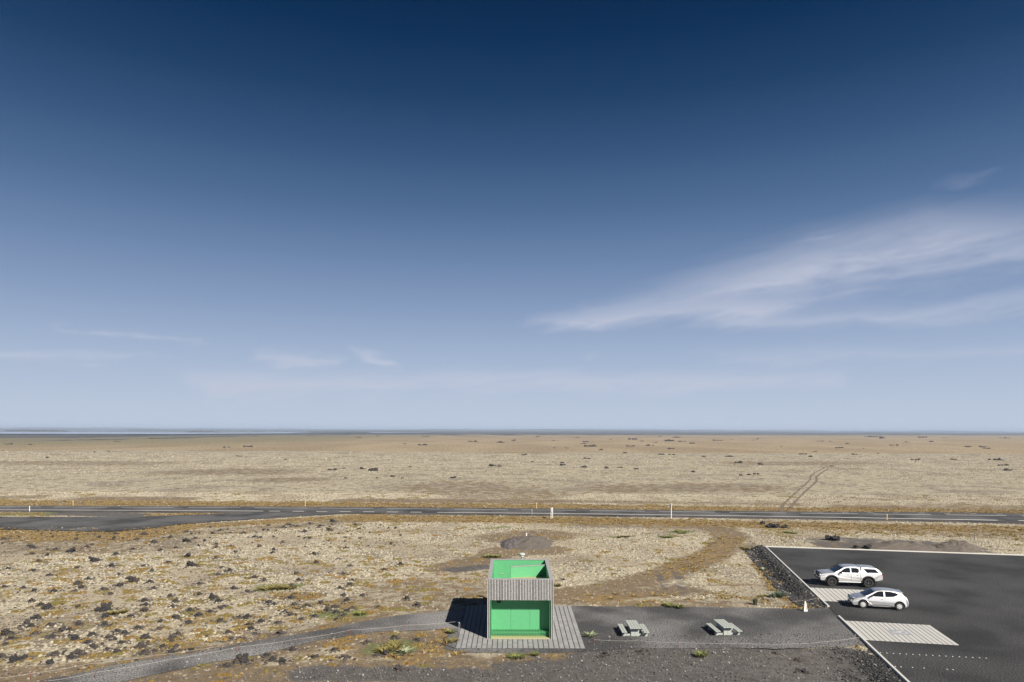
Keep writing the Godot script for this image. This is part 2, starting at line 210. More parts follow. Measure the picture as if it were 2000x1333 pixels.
# a box with chamfered edges
func bx(st: SurfaceTool, mid: Vector3, size: Vector3, bev := 0.0, turn := Basis.IDENTITY) -> void:
	var h := size / 2.0
	var b := minf(bev, minf(h.x, minf(h.y, h.z)) * 0.49)
	var v := {}
	for sx in [-1, 1]:
		for sy in [-1, 1]:
			for sz in [-1, 1]:
				var k := Vector3i(sx, sy, sz)
				v[[0, k]] = mid + turn * Vector3(sx * h.x, sy * (h.y - b), sz * (h.z - b))
				v[[1, k]] = mid + turn * Vector3(sx * (h.x - b), sy * h.y, sz * (h.z - b))
				v[[2, k]] = mid + turn * Vector3(sx * (h.x - b), sy * (h.y - b), sz * h.z)
	for s in [-1, 1]:
		quad(st, v[[0, Vector3i(s, -1, -1)]], v[[0, Vector3i(s, 1, -1)]], v[[0, Vector3i(s, 1, 1)]], v[[0, Vector3i(s, -1, 1)]], mid)
		quad(st, v[[1, Vector3i(-1, s, -1)]], v[[1, Vector3i(1, s, -1)]], v[[1, Vector3i(1, s, 1)]], v[[1, Vector3i(-1, s, 1)]], mid)
		quad(st, v[[2, Vector3i(-1, -1, s)]], v[[2, Vector3i(1, -1, s)]], v[[2, Vector3i(1, 1, s)]], v[[2, Vector3i(-1, 1, s)]], mid)
	if b <= 0.0: return
	for s in [-1, 1]:
		for t in [-1, 1]:
			quad(st, v[[0, Vector3i(s, t, -1)]], v[[0, Vector3i(s, t, 1)]], v[[1, Vector3i(s, t, 1)]], v[[1, Vector3i(s, t, -1)]], mid)
			quad(st, v[[0, Vector3i(s, -1, t)]], v[[0, Vector3i(s, 1, t)]], v[[2, Vector3i(s, 1, t)]], v[[2, Vector3i(s, -1, t)]], mid)
			quad(st, v[[1, Vector3i(-1, s, t)]], v[[1, Vector3i(1, s, t)]], v[[2, Vector3i(1, s, t)]], v[[2, Vector3i(-1, s, t)]], mid)
			for r in [-1, 1]:
				tri(st, v[[0, Vector3i(s, t, r)]], v[[1, Vector3i(s, t, r)]], v[[2, Vector3i(s, t, r)]], mid)

func box_mesh(size: Vector3, bev := 0.0, mid := Vector3.ZERO) -> ArrayMesh:
	var st := tool()
	bx(st, mid, size, bev)
	return done(st)

func tube(st: SurfaceTool, pts: Array, r: float, sides := 6) -> void:
	var rings := []
	for i in pts.size():
		var d: Vector3 = (pts[mini(i + 1, pts.size() - 1)] - pts[maxi(i - 1, 0)]).normalized()
		var u := d.cross(Vector3.UP if absf(d.y) < 0.9 else Vector3.RIGHT).normalized()
		var w := d.cross(u)
		var ring := []
		for k in sides:
			ring.append(pts[i] + (u * cos(TAU * k / sides) + w * sin(TAU * k / sides)) * r)
		rings.append(ring)
	for i in pts.size() - 1:
		var inside: Vector3 = (pts[i] + pts[i + 1]) / 2.0
		for k in sides:
			quad(st, rings[i][k], rings[i][(k + 1) % sides], rings[i + 1][(k + 1) % sides], rings[i + 1][k], inside)
	for e in [0, pts.size() - 1]:
		var away: Vector3 = pts[1] if e == 0 else pts[-2]
		for k in sides - 2:
			tri(st, rings[e][0], rings[e][k + 1], rings[e][k + 2], away)

# turned about the y axis: rows of (radius, height)
func lathe(st: SurfaceTool, rows: Array, sides := 20, at := Transform3D.IDENTITY) -> void:
	for i in rows.size() - 1:
		for k in sides:
			var p := []
			for q in [[i, k], [i, k + 1], [i + 1, k + 1], [i + 1, k]]:
				var ang: float = TAU * q[1] / sides
				p.append(at * Vector3(rows[q[0]].x * cos(ang), rows[q[0]].y, rows[q[0]].x * sin(ang)))
			var inside := at * Vector3(0, (rows[i].y + rows[i + 1].y) / 2.0, 0)
			if rows[i].x < 1e-5: tri(st, p[0], p[2], p[3], inside)
			elif rows[i + 1].x < 1e-5: tri(st, p[0], p[1], p[2], inside)
			else: quad(st, p[0], p[1], p[2], p[3], inside)

# a flat outline laid on the ground
func sheet(poly: PackedVector2Array, y: float) -> ArrayMesh:
	var st := tool()
	var idx := Geometry2D.triangulate_polygon(poly)
	for i in range(0, idx.size(), 3):
		var q := []
		for k in 3: q.append(Vector3(poly[idx[i + k]].x, y, poly[idx[i + k]].y))
		tri(st, q[0], q[1], q[2], q[0] + Vector3.DOWN)
	return done(st)

func ragged(edge: Array, step: float, wobble: float, seed_: int) -> PackedVector2Array:
	var n := FastNoiseLite.new()
	n.seed = seed_
	n.frequency = 0.35
	var res := PackedVector2Array()
	for i in edge.size():
		var a := Vector2(edge[i][0], edge[i][1])
		var b := Vector2(edge[(i + 1) % edge.size()][0], edge[(i + 1) % edge.size()][1])
		var parts := maxi(1, int(a.distance_to(b) / step))
		var side := (b - a).normalized().orthogonal()
		for k in parts:
			var p := a.lerp(b, float(k) / parts)
			res.append(p + side * n.get_noise_2d(p.x, p.y) * wobble * 2.0)
	return res

func stone_mesh(seed_: int, flat: float, rough: float) -> ArrayMesh:
	var n := FastNoiseLite.new()
	n.seed = seed_
	n.frequency = 0.9
	n.fractal_octaves = 3
	var s := SphereMesh.new()
	s.radius = 0.5
	s.height = 1.0
	s.radial_segments = 9
	s.rings = 5
	var arr := s.get_mesh_arrays()
	var v: PackedVector3Array = arr[Mesh.ARRAY_VERTEX]
	var st := tool()
	for i in arr[Mesh.ARRAY_INDEX]:
		var p := v[i]
		var k := 1.0 + rough * n.get_noise_3d(p.x * 2.2, p.y * 2.2, p.z * 2.2) * 2.0
		st.add_vertex(Vector3(p.x * k, p.y * k * flat, p.z * k))
	return done(st)

func cushion_mesh(seed_: int, sides: int, rings: int, steep: float) -> ArrayMesh:
	var r := RandomNumberGenerator.new()
	r.seed = seed_
	var rad := []
	for k in sides: rad.append(r.randf_range(0.32, 0.56))
	var st := SurfaceTool.new()
	st.begin(Mesh.PRIMITIVE_TRIANGLES)
	st.set_smooth_group(0)
	var rows := []
	for i in rings + 1:
		var t := float(i) / rings
		var row := []
		for k in sides:
			var ang := TAU * k / sides
			var rr: float = rad[k] * t
			row.append(Vector3(cos(ang) * rr, pow(1.0 - pow(t, steep), 0.8) * r.randf_range(0.8, 1.1) - 0.12 * t, sin(ang) * rr))
		rows.append(row)
	for i in rings:
		for k in sides:
			var k2 := (k + 1) % sides
			if i == 0: tri(st, Vector3(0, 1, 0), rows[1][k], rows[1][k2], Vector3(0, -2, 0))
			else: quad(st, rows[i][k], rows[i][k2], rows[i + 1][k2], rows[i + 1][k], Vector3(0, -2, 0))
	return done(st)

# a tuft of blades, one metre wide and tall before scaling
func tuft_mesh(seed_: int, blades: int, spread: float, a: Color, b: Color, width := 0.05) -> ArrayMesh:
	var r := RandomNumberGenerator.new()
	r.seed = seed_
	var st := tool()
	for i in blades:
		var ang := r.randf() * TAU
		var d := sqrt(r.randf()) * 0.32
		var foot := Vector3(cos(ang) * d, -0.03, sin(ang) * d)
		var lean := Vector3(cos(ang), 0, sin(ang)).rotated(Vector3.UP, r.randf_range(-0.7, 0.7)) * r.randf_range(0.1, spread)
		var h := r.randf_range(0.45, 1.0)
		var side := Vector3(-sin(ang), 0, cos(ang)) * width * r.randf_range(0.6, 1.2)
		var c := a.lerp(b, r.randf())
		var mid := foot + lean * 0.45 + Vector3(0, h * 0.62, 0)
		var tip := foot + lean + Vector3(0, h, 0)
		st.set_color(c)
		for q in [foot - side, foot + side, mid + side, foot - side, mid + side, mid - side, mid - side, mid + side, tip]: st.add_vertex(q)
	return done(st)

# ------------------------------------------------------------------ lie of the land
var zn_w := 800
var zn_h := 320
var zone_near := []
var zone_mid := []
const NEAR_X0 := -100.0
const NEAR_X1 := 100.0
const NEAR_Z0 := -126.0
const NEAR_Z1 := -34.0
const MID_X0 := -340.0
const MID_X1 := 340.0
const MID_Z0 := -430.0

func zone_grid(x0: float, x1: float, z0: float, z1: float) -> Array:
	var grids := []
	for c in 4:
		var g := PackedFloat32Array()
		g.resize(zn_w * zn_h)
		grids.append(g)
	var sx := (x1 - x0) / zn_w
	var sz := (z1 - z0) / zn_h
	for e in ZONES:
		var a := Vector2(e[0], e[1])
		var b := Vector2(e[2], e[3])
		var r: float = e[4]
		var soft := maxf(r * 0.7, 0.7 * maxf(sx, sz))
		var g: PackedFloat32Array = grids[int(e[5])]
		var i0 := clampi(int((minf(a.x, b.x) - r - soft - x0) / sx), 0, zn_w - 1)
		var i1 := clampi(int((maxf(a.x, b.x) + r + soft - x0) / sx) + 1, 0, zn_w - 1)
		var j0 := clampi(int((minf(a.y, b.y) - r - soft - z0) / sz), 0, zn_h - 1)
		var j1 := clampi(int((maxf(a.y, b.y) + r + soft - z0) / sz) + 1, 0, zn_h - 1)
		for j in range(j0, j1 + 1):
			for i in range(i0, i1 + 1):
				var p := Vector2(x0 + (i + 0.5) * sx, z0 + (j + 0.5) * sz)
				var d := p.distance_to(Geometry2D.get_closest_point_to_segment(p, a, b))
				var v := clampf((r + soft - d) / (2.0 * soft) + 0.25, 0.0, 1.0) * float(e[6]) if d < r + soft else 0.0
				if v > g[j * zn_w + i]: g[j * zn_w + i] = v
		grids[int(e[5])] = g
	return grids

func flat_share(x: float, z: float) -> float:
	# 1 where the ground was levelled for the hut, path, car park and roads
	var d := -z
	var f := 0.0
	f = maxf(f, 1.0 - smoothstep(8.0, 13.0, absf(d - 114.0 + maxf(0.0, x) * 0.06)))
	if x < 0.0: f = maxf(f, (1.0 - smoothstep(6.0, 11.0, absf(d - 103.0))) * (1.0 - smoothstep(-60.0, -15.0, x)))
	f = maxf(f, 1.0 - smoothstep(11.0, 16.0, absf(d - 48.0)) if x > -6.0 else 0.0)
	f = maxf(f, 1.0 - smoothstep(2.0, 7.0, absf(d - (46.0 + (x + 6.0) * 0.38))) if x <= -6.0 and d < 60.0 else 0.0)
	var q := Vector2((x - LOT.x) * LU.x + (z - LOT.z) * LU.z, (x - LOT.x) * LV.x + (z - LOT.z) * LV.z)
	if q.x > -4.0 and q.y > -4.0: f = 1.0
	return clampf(f, 0.0, 1.0)

func gh(x: float, z: float) -> float:
	var d := -z
	var amp := 0.16 + 0.0016 * clampf(d - 126.0, 0.0, 600.0)
	var h := amp * (low.get_noise_2d(x, z) + 0.5 * low.get_noise_2d(x * 3.1 + 90.0, z * 3.1))
	if d < 150.0:
		h *= 1.0 - flat_share(x, z)
		# the field lies lower beside the filled-up car park
		var u := (x - LOT.x) * LU.x + (z - LOT.z) * LU.z
		var v := (x - LOT.x) * LV.x + (z - LOT.z) * LV.z
		if u < 0.0 and v > -6.0 and v < 29.0:
			h -= 0.62 * smoothstep(-0.35, -2.0, u) * (1.0 - smoothstep(-3.0, -16.0, u)) * smoothstep(28.5, 20.0, v) * smoothstep(-6.0, -1.0, v)
		if v > 39.0 and u < 0.0:
			h -= 0.4 * smoothstep(-0.3, -2.4, u) * smoothstep(39.0, 42.0, v) * (1.0 - smoothstep(-4.0, -9.0, u))
		if u >= 0.0 and v < 0.0 and v > -5.0 and u > 4.0:
			h -= 0.15 * smoothstep(0.0, -1.2, v) * smoothstep(-5.0, -2.0, v)
	return h

func zone_at(g: PackedFloat32Array, fx: float, fz: float) -> float:
	var i := clampi(int(fx), 0, zn_w - 2)
	var j := clampi(int(fz), 0, zn_h - 2)
	var tx := clampf(fx - i, 0.0, 1.0)
	var tz := clampf(fz - j, 0.0, 1.0)
	var at := j * zn_w + i
	return lerpf(lerpf(g[at], g[at + 1], tx), lerpf(g[at + zn_w], g[at + zn_w + 1], tx), tz)

func tile_bytes(seed_: int, freq: float, octaves: int, kind := FastNoiseLite.TYPE_SIMPLEX_SMOOTH) -> PackedByteArray:
	var n := FastNoiseLite.new()
	n.seed = seed_
	n.frequency = freq
	n.fractal_octaves = octaves
	n.noise_type = kind
	var im := n.get_seamless_image(1024, 1024)
	im.convert(Image.FORMAT_L8)
	return im.get_data()

var tiles := []

# what grows or lies on the ground, as one colour map and one relief map over a stretch of land
func land_maps(grids: Array, x0: float, x1: float, z0: float, z1: float, w: int, h: int, patch_step: int, pale: Color, stray: float) -> Array:
	var rgb := PackedByteArray()
	rgb.resize(w * h * 3)
	var rel := PackedByteArray()
	rel.resize(w * h)
	var T0: PackedByteArray = tiles[0]
	var T1: PackedByteArray = tiles[1]
	var T2: PackedByteArray = tiles[2]
	var g0: PackedFloat32Array = grids[0]
	var g1: PackedFloat32Array = grids[1]
	var g2: PackedFloat32Array = grids[2]
	var g3: PackedFloat32Array = grids[3]
	var kx := float(zn_w) / w
	var kz := float(zn_h) / h
	var at := 0
	for j in h:
		var fz := (j + 0.5) * kz - 0.5
		var ja := (j & 1023) * 1024
		var jb := ((j * patch_step) & 1023) * 1024
		var jc := ((j * patch_step / 3 + 77) & 1023) * 1024
		for i in w:
			var fine := T0[ja + (i & 1023)] / 255.0
			var mid := T1[jb + ((i * patch_step) & 1023)] / 255.0
			var wide := T2[jc + ((i * patch_step / 3 + 311) & 1023)] / 255.0
			# pale moss with brown flecks
			var k := 0.82 + 0.42 * (fine - 0.5) + 0.3 * (wide - 0.5)
			var bare := clampf((0.44 - wide) * 3.0 + (mid - 0.5) * 0.8, 0.0, 0.45)
			var r := pale.r * k
			var g := pale.g * k
			var b := pale.b * k
			if fine < 0.37:
				var s := minf((0.37 - fine) * 7.0, 0.85)
				r = lerpf(r, 0.085, s); g = lerpf(g, 0.066, s); b = lerpf(b, 0.042, s)
			r = lerpf(r, 0.17 * k, bare); g = lerpf(g, 0.14 * k, bare); b = lerpf(b, 0.108 * k, bare)
			var bump := fine
			# ochre cushions in patches, more of them where the broad noise is high
			var oc := mid + 0.5 * (wide - 0.5)
			if oc > 0.76:
				var s2 := minf((oc - 0.76) * 9.0, 0.7)
				r = lerpf(r, 0.17 * k, s2); g = lerpf(g, 0.115 * k, s2); b = lerpf(b, 0.04 * k, s2)
			var jit := ((fine - 0.5) * 0.45 + (mid - 0.5) * 0.5 + (wide - 0.5) * 0.3) * stray
			var fx := (i + 0.5) * kx - 0.5
			var z := clampf((zone_at(g0, fx, fz) + jit - 0.42) * 5.0, 0.0, 0.92)
			if z > 0.0:
				r = lerpf(r, 0.152 * k, z); g = lerpf(g, 0.108 * k, z); b = lerpf(b, 0.060 * k, z)
			z = clampf((zone_at(g1, fx, fz) + jit - 0.42) * 4.0, 0.0, 0.9)
			if z > 0.0:
				r = lerpf(r, 0.20 * k, z); g = lerpf(g, 0.132 * k, z); b = lerpf(b, 0.051 * k, z)
			z = clampf((zone_at(g2, fx, fz) + jit - 0.42) * 5.0, 0.0, 0.95)
			if z > 0.0:
				var kk := 0.6 + 0.9 * fine
				r = lerpf(r, 0.064 * kk, z); g = lerpf(g, 0.060 * kk, z); b = lerpf(b, 0.060 * kk, z)
			z = clampf((zone_at(g3, fx, fz) + jit - 0.42) * 4.0, 0.0, 0.85)
			if z > 0.0:
				r = lerpf(r, 0.115 * k, z); g = lerpf(g, 0.137 * k, z); b = lerpf(b, 0.04 * k, z)
			rgb[at * 3] = clampi(int(255.0 * (1.055 * pow(r, 0.41667) - 0.055)), 0, 255)
			rgb[at * 3 + 1] = clampi(int(255.0 * (1.055 * pow(g, 0.41667) - 0.055)), 0, 255)
			rgb[at * 3 + 2] = clampi(int(255.0 * (1.055 * pow(b, 0.41667) - 0.055)), 0, 255)
			rel[at] = int(bump * 255.0)
			at += 1
	var res := []
	res.append(ImageTexture.create_from_image(Image.create_from_data(w, h, false, Image.FORMAT_RGB8, rgb)))
	res.append(ImageTexture.create_from_image(Image.create_from_data(w, h, false, Image.FORMAT_L8, rel)))
	return res

func land_material(maps: Array, bump: float) -> StandardMaterial3D:
	var m := mat(Color.WHITE, 0.97)
	m.albedo_texture = maps[0]
	m.heightmap_enabled = true
	m.heightmap_scale = bump
	m.heightmap_texture = maps[1]
	return m

func grid_surface(mesh: ArrayMesh, x0: float, x1: float, z0: float, z1: float, nx: int, nz: int, m: Material) -> void:
	var st := SurfaceTool.new()
	st.begin(Mesh.PRIMITIVE_TRIANGLES)
	st.set_smooth_group(0)
	for j in nz + 1:
		for i in nx + 1:
			var x := lerpf(x0, x1, float(i) / nx)
			var z := lerpf(z0, z1, float(j) / nz)
			st.set_uv(Vector2(float(i) / nx, float(j) / nz))
			st.add_vertex(Vector3(x, gh(x, z), z))
	for j in nz:
		for i in nx:
			var a := j * (nx + 1) + i
			for q in [a, a + 1, a + nx + 2, a, a + nx + 2, a + nx + 1]: st.add_index(q)
	st.generate_normals()
	st.set_material(m)
	st.commit(mesh)

# ------------------------------------------------------------------ camera, sky, sun
func set_camera_and_light() -> void:
	var cam := Camera3D.new()
	cam.name = "camera"
	cam.projection = Camera3D.PROJECTION_FRUSTUM
	cam.keep_aspect = Camera3D.KEEP_HEIGHT
	cam.near = 0.1
	cam.far = 40000.0
	cam.size = 0.1
	cam.frustum_offset = Vector2(0.0, 0.01302)
	cam.position = Vector3(0, 14, 0)
	cam.rotation_degrees = Vector3(0, 0, 0.2)
	add_child(cam)
	cam.current = true

	var e := Environment.new()
	e.tonemap_mode = Environment.TONE_MAPPER_LINEAR
	e.tonemap_exposure = EXPOSURE
	e.background_mode = Environment.BG_SKY
	e.sky = Sky.new()
	var sm := PanoramaSkyMaterial.new()
	sm.panorama = ImageTexture.create_from_image(sky_image())
	e.sky.sky_material = sm
	e.fog_enabled = true
	e.fog_density = 0.00014
	e.fog_light_color = Color(0.80, 0.88, 1.0)
	e.sdfgi_enabled = true
	e.ssao_enabled = true
	e.ssil_enabled = true
	var we := WorldEnvironment.new()
	we.name = "world_environment"
	we.environment = e
	add_child(we)

	var sun := DirectionalLight3D.new()
	sun.name = "sun"
	sun.light_energy = 1.6
	sun.light_color = Color(1.0, 0.965, 0.91)
	sun.light_angular_distance = 0.5
	sun.shadow_enabled = true
	add_child(sun)
	sun.look_at_from_position(-SUN_RAY * 10.0, Vector3.ZERO, Vector3.UP)

const EXPOSURE := 1.75
# clear air from the horizon up: elevation in degrees, then the colour as it shows in the picture
const AIR = [[0.0, 192, 203, 221], [2.0, 185, 198, 218], [6.0, 163, 181, 208], [10.0, 135, 157, 191], [14.0, 106, 132, 170], [18.0, 78, 107, 147], [22.0, 54, 85, 125], [26.0, 32, 64, 103], [30.0, 14, 48, 86], [34.0, 5, 37, 73], [50.0, 3, 27, 58], [90.0, 3, 22, 50]]
# thin cloud: outlines in degrees of bearing and height, thickness, softness in degrees
const CLOUDS = [
	[[[1.0, 8.4], [1.4, 9.1], [5.0, 9.9], [11.0, 10.4], [18.0, 10.6], [24.0, 10.2], [20.0, 8.9], [11.0, 8.5], [4.0, 8.2]], 0.60, 0.9],
	[[[6.0, 10.0], [11.0, 11.2], [16.0, 13.0], [20.0, 14.0], [24.0, 14.9], [27.0, 15.3], [31.5, 15.8], [37.0, 14.6], [46.0, 13.6], [52.0, 12.0], [52.0, 10.9], [40.0, 11.2], [33.0, 10.9], [27.0, 10.0], [20.0, 9.6], [13.0, 9.6]], 0.60, 2.1],
	[[[12.0, 9.4], [22.0, 9.4], [30.0, 9.2], [38.0, 9.6], [48.0, 9.2], [48.0, 8.3], [38.0, 8.2], [30.0, 7.6], [24.0, 7.5], [18.0, 8.2]], 0.46, 0.9],
	[[[-46.0, 5.2], [-37.0, 5.4], [-30.0, 5.4], [-26.5, 5.3], [-30.0, 4.8], [-40.0, 4.6], [-50.0, 4.5]], 0.6, 0.6],
	[[[-34.0, 7.1], [-31.0, 7.3], [-28.0, 7.1], [-24.0, 6.9], [-27.0, 6.6], [-31.0, 6.9]], 0.55, 0.4],
	[[[-20.5, 6.0], [-17.0, 6.2], [-13.8, 5.9], [-14.5, 5.2], [-17.0, 5.0], [-19.0, 4.8], [-21.0, 5.3]], 0.62, 0.7],
	[[[-13.5, 6.7], [-12.6, 6.5], [-10.0, 6.1], [-9.2, 5.1], [-10.5, 5.0], [-12.5, 5.9]], 0.65, 0.5],
	[[[-26.0, 4.2], [-18.0, 4.5], [-9.0, 4.6], [-3.0, 5.0], [3.0, 5.0], [9.0, 4.7], [17.0, 4.8], [26.0, 4.3], [26.0, 3.3], [10.0, 3.2], [-8.0, 2.9], [-24.0, 2.2]], 0.72, 1.2],
	[[[15.0, 6.1], [24.0, 6.3], [32.0, 5.8], [44.0, 6.2], [44.0, 5.0], [30.0, 4.9], [20.0, 5.2]], 0.42, 0.9],
	[[[31.6, 17.2], [33.0, 17.5], [35.2, 17.6], [35.6, 17.2], [33.4, 16.9]], 0.14, 0.6],
	[[[22.2, 14.3], [23.6, 14.8], [26.0, 15.0], [24.0, 14.3]], 0.22, 0.4],
	[[[5.8, 6.2], [7.0, 6.5], [7.4, 6.3], [6.4, 5.9]], 0.22, 0.3],
]

func sky_image() -> Image:
	var w := 4096
	var h := 2048
	var im := Image.create(w, h, false, Image.FORMAT_RGBF)
	var top := 28.0
	var rows_top := int((90.0 - top) / 180.0 * h)
	var fib := FastNoiseLite.new()
	fib.seed = 5
	fib.frequency = 0.11
	fib.fractal_octaves = 6
	fib.fractal_gain = 0.62
	var warp := FastNoiseLite.new()
	warp.seed = 9
	warp.frequency = 0.06
	warp.fractal_octaves = 3
	var polys := []
	for c in CLOUDS:
		var p := PackedVector2Array()
		var lo := Vector2(999, 999)
		var hi := Vector2(-999, -999)
		for q in c[0]:
			var v := Vector2(q[0], q[1])
			p.append(v)
			lo = lo.min(v)
			hi = hi.max(v)
		polys.append([p, lo - Vector2.ONE * c[2] * 2.0, hi + Vector2.ONE * c[2] * 2.0, c[1], c[2]])
	var white := Vector3(0.57, 0.60, 0.715) / EXPOSURE
	for j in h / 2:
		var el := 90.0 - (j + 0.5) / h * 180.0
		var c := air(el)
		im.fill_rect(Rect2i(0, j, w, 1), Color(c.x, c.y, c.z))
		if el > top: continue
		for i in w:
			var az := wrapf((i + 0.5) / w * 360.0, -180.0, 180.0)   # the first column looks along -z
			var t := 0.0
			# stretched fibres, rising gently to the right
			var n := 0.0
			var have := false
			for q in polys:
				if az < q[1].x or az > q[2].x or el < q[1].y or el > q[2].y: continue
				if not have:
					have = true
					var wx := warp.get_noise_2d(az, el * 2.5) * 2.2
					n = fib.get_noise_2d(az * 0.75 + wx, (el - az * 0.12) * 4.2 + wx)
				var here := Vector2(az, el + n * 0.9)
				var near := 99.0
				var p: PackedVector2Array = q[0]
				for k in p.size():
					near = minf(near, here.distance_squared_to(Geometry2D.get_closest_point_to_segment(here, p[k], p[(k + 1) % p.size()])))
				near = sqrt(near)
				if not Geometry2D.is_point_in_polygon(here, p): near = -near
				var body := smoothstep(-q[4] * 0.6, q[4] * 1.3, near)
				t = 1.0 - (1.0 - t) * (1.0 - q[3] * body * clampf(0.96 + 0.7 * n, 0.0, 1.25))
			if not have and el < 9.0 and (az < -48.0 or az > 55.0):
				# the same sort of wisps all the way round
				var far_n := fib.get_noise_2d(az * 0.5, el * 4.0)
				t = clampf(far_n * 0.9 - 0.05, 0.0, 0.3) * smoothstep(9.0, 5.0, el)
			if t > 0.002:
				var d := c.lerp(white, clampf(t, 0.0, 0.74))
				im.set_pixel(i, j, Color(d.x, d.y, d.z))
	var g := Color(0.16, 0.135, 0.10)
	im.fill_rect(Rect2i(0, h / 2, w, h / 2), g)
	return im

func air(el: float) -> Vector3:
	for k in AIR.size() - 1:
		if el <= AIR[k + 1][0]:
			var t: float = (el - AIR[k][0]) / (AIR[k + 1][0] - AIR[k][0])
			var a := Color8(AIR[k][1], AIR[k][2], AIR[k][3]).srgb_to_linear()
			var b := Color8(AIR[k + 1][1], AIR[k + 1][2], AIR[k + 1][3]).srgb_to_linear()
			var c := a.lerp(b, t)
			return Vector3(c.r, c.g, c.b) / EXPOSURE
	return Vector3.ZERO

# ------------------------------------------------------------------ ground
func build_ground() -> void:
	low.seed = 3
	low.frequency = 0.012
	low.fractal_octaves = 3
	patchy.seed = 12
	patchy.frequency = 0.05
	patchy.fractal_octaves = 3
	zone_near = zone_grid(NEAR_X0, NEAR_X1, NEAR_Z0, NEAR_Z1)
	zone_mid = zone_grid(MID_X0, MID_X1, MID_Z0, NEAR_Z0)
	tiles = [tile_bytes(21, 0.11, 3), tile_bytes(22, 0.024, 4), tile_bytes(23, 0.012, 4)]
	var mesh := ArrayMesh.new()
	grid_surface(mesh, NEAR_X0, NEAR_X1, NEAR_Z0, NEAR_Z1, 200, 92, land_material(land_maps(zone_near, NEAR_X0, NEAR_X1, NEAR_Z0, NEAR_Z1, 2048, 1024, 2, Color(0.338, 0.301, 0.222), 1.1), 5.0))
	grid_surface(mesh, MID_X0, MID_X1, MID_Z0, NEAR_Z0, 226, 101, land_material(land_maps(zone_mid, MID_X0, MID_X1, MID_Z0, NEAR_Z0, 2048, 1024, 4, Color(0.338, 0.301, 0.222), 2.0), 12.0))
	# the plain beyond, out to the horizon, and the same moss to the sides and behind
	var fm := mat(Color.WHITE, 0.97)
	fm.vertex_color_use_as_albedo = true
	fm.albedo_texture = noise_tex(33, 0.03, [Color(0.62, 0.60, 0.57), Color(0.88, 0.87, 0.86), Color(1, 1, 1)], [0.2, 0.5, 0.85], 1024, FastNoiseLite.TYPE_SIMPLEX_SMOOTH, 5)
	fm.uv1_triplanar = true
	fm.uv1_world_triplanar = true
	fm.uv1_scale = Vector3.ONE * 0.011
	var st := SurfaceTool.new()
	st.begin(Mesh.PRIMITIVE_TRIANGLES)
	st.set_smooth_group(0)
	var rows := []
	var d := -MID_Z0
	while d < 22000.0:
		rows.append(d)
		d *= 1.035
	var nx := 150
	for j in rows.size():
		for i in nx + 1:
			var t := (float(i) / nx - 0.5) * 2.0
			var x: float = rows[j] * (0.79 * t + 0.9 * signf(t) * pow(maxf(absf(t) - 0.85, 0.0) / 0.15, 2.0))
			var z: float = -rows[j]
			st.set_color(plain_color(x, z))
			st.add_vertex(Vector3(x, gh(x, z), z))
	for j in rows.size() - 1:
		for i in nx:
			var a := j * (nx + 1) + i
			for q in [a, a + nx + 2, a + 1, a, a + nx + 1, a + nx + 2]: st.add_index(q)
	var base := rows.size() * (nx + 1)
	var moss := Color(0.30, 0.25, 0.18)
	for r in [[-3000.0, NEAR_X0, -126.0, 600.0], [NEAR_X1, 3000.0, -126.0, 600.0], [NEAR_X0, NEAR_X1, NEAR_Z1, 600.0], [-3000.0, MID_X0, MID_Z0, -126.0], [MID_X1, 3000.0, MID_Z0, -126.0]]:
		for q in [[0, 2], [1, 2], [1, 3], [0, 3]]:
			st.set_color(moss)
			st.add_vertex(Vector3(r[q[0]], -0.02, r[q[1]]))
		for q in [base, base + 1, base + 2, base, base + 2, base + 3]: st.add_index(q)
		base += 4
	st.generate_normals()
	st.set_material(fm)
	st.commit(mesh)
	tag(put("ground", mesh, null), "pale moss plain with brown flecks running to the horizon", "ground", "", "structure")

func plain_color(x: float, z: float) -> Color:
	var d := -z
	var t := x / d
	var n := patchy.get_noise_2d(x * 0.12, z * 0.03)
	var edge := lerpf(950.0, 1900.0, smoothstep(-0.75, -0.05, t)) + maxf(t, 0.0) * 1100.0 + n * 500.0
	var moss := Color(0.385, 0.31, 0.195).lerp(Color(0.30, 0.232, 0.14), clampf(0.45 + patchy.get_noise_2d(x * 0.2 + 50.0, z * 0.07) * 1.3, 0.0, 1.0))
	moss = moss.lerp(Color(0.20, 0.18, 0.085), smoothstep(0.35, 0.62, d / edge) * smoothstep(0.0, -0.3, t) * 0.8)
	moss = moss.lerp(Color(0.11, 0.095, 0.08), smoothstep(0.55, 0.95, d / edge) * clampf(0.5 + n * 2.0, 0.0, 1.0) * 0.6)
	var dark := Color(0.045, 0.05, 0.047).lerp(Color(0.085, 0.08, 0.07), clampf(0.4 + n * 1.6, 0.0, 1.0))
	return moss.lerp(dark, smoothstep(0.93, 1.04, d / edge))

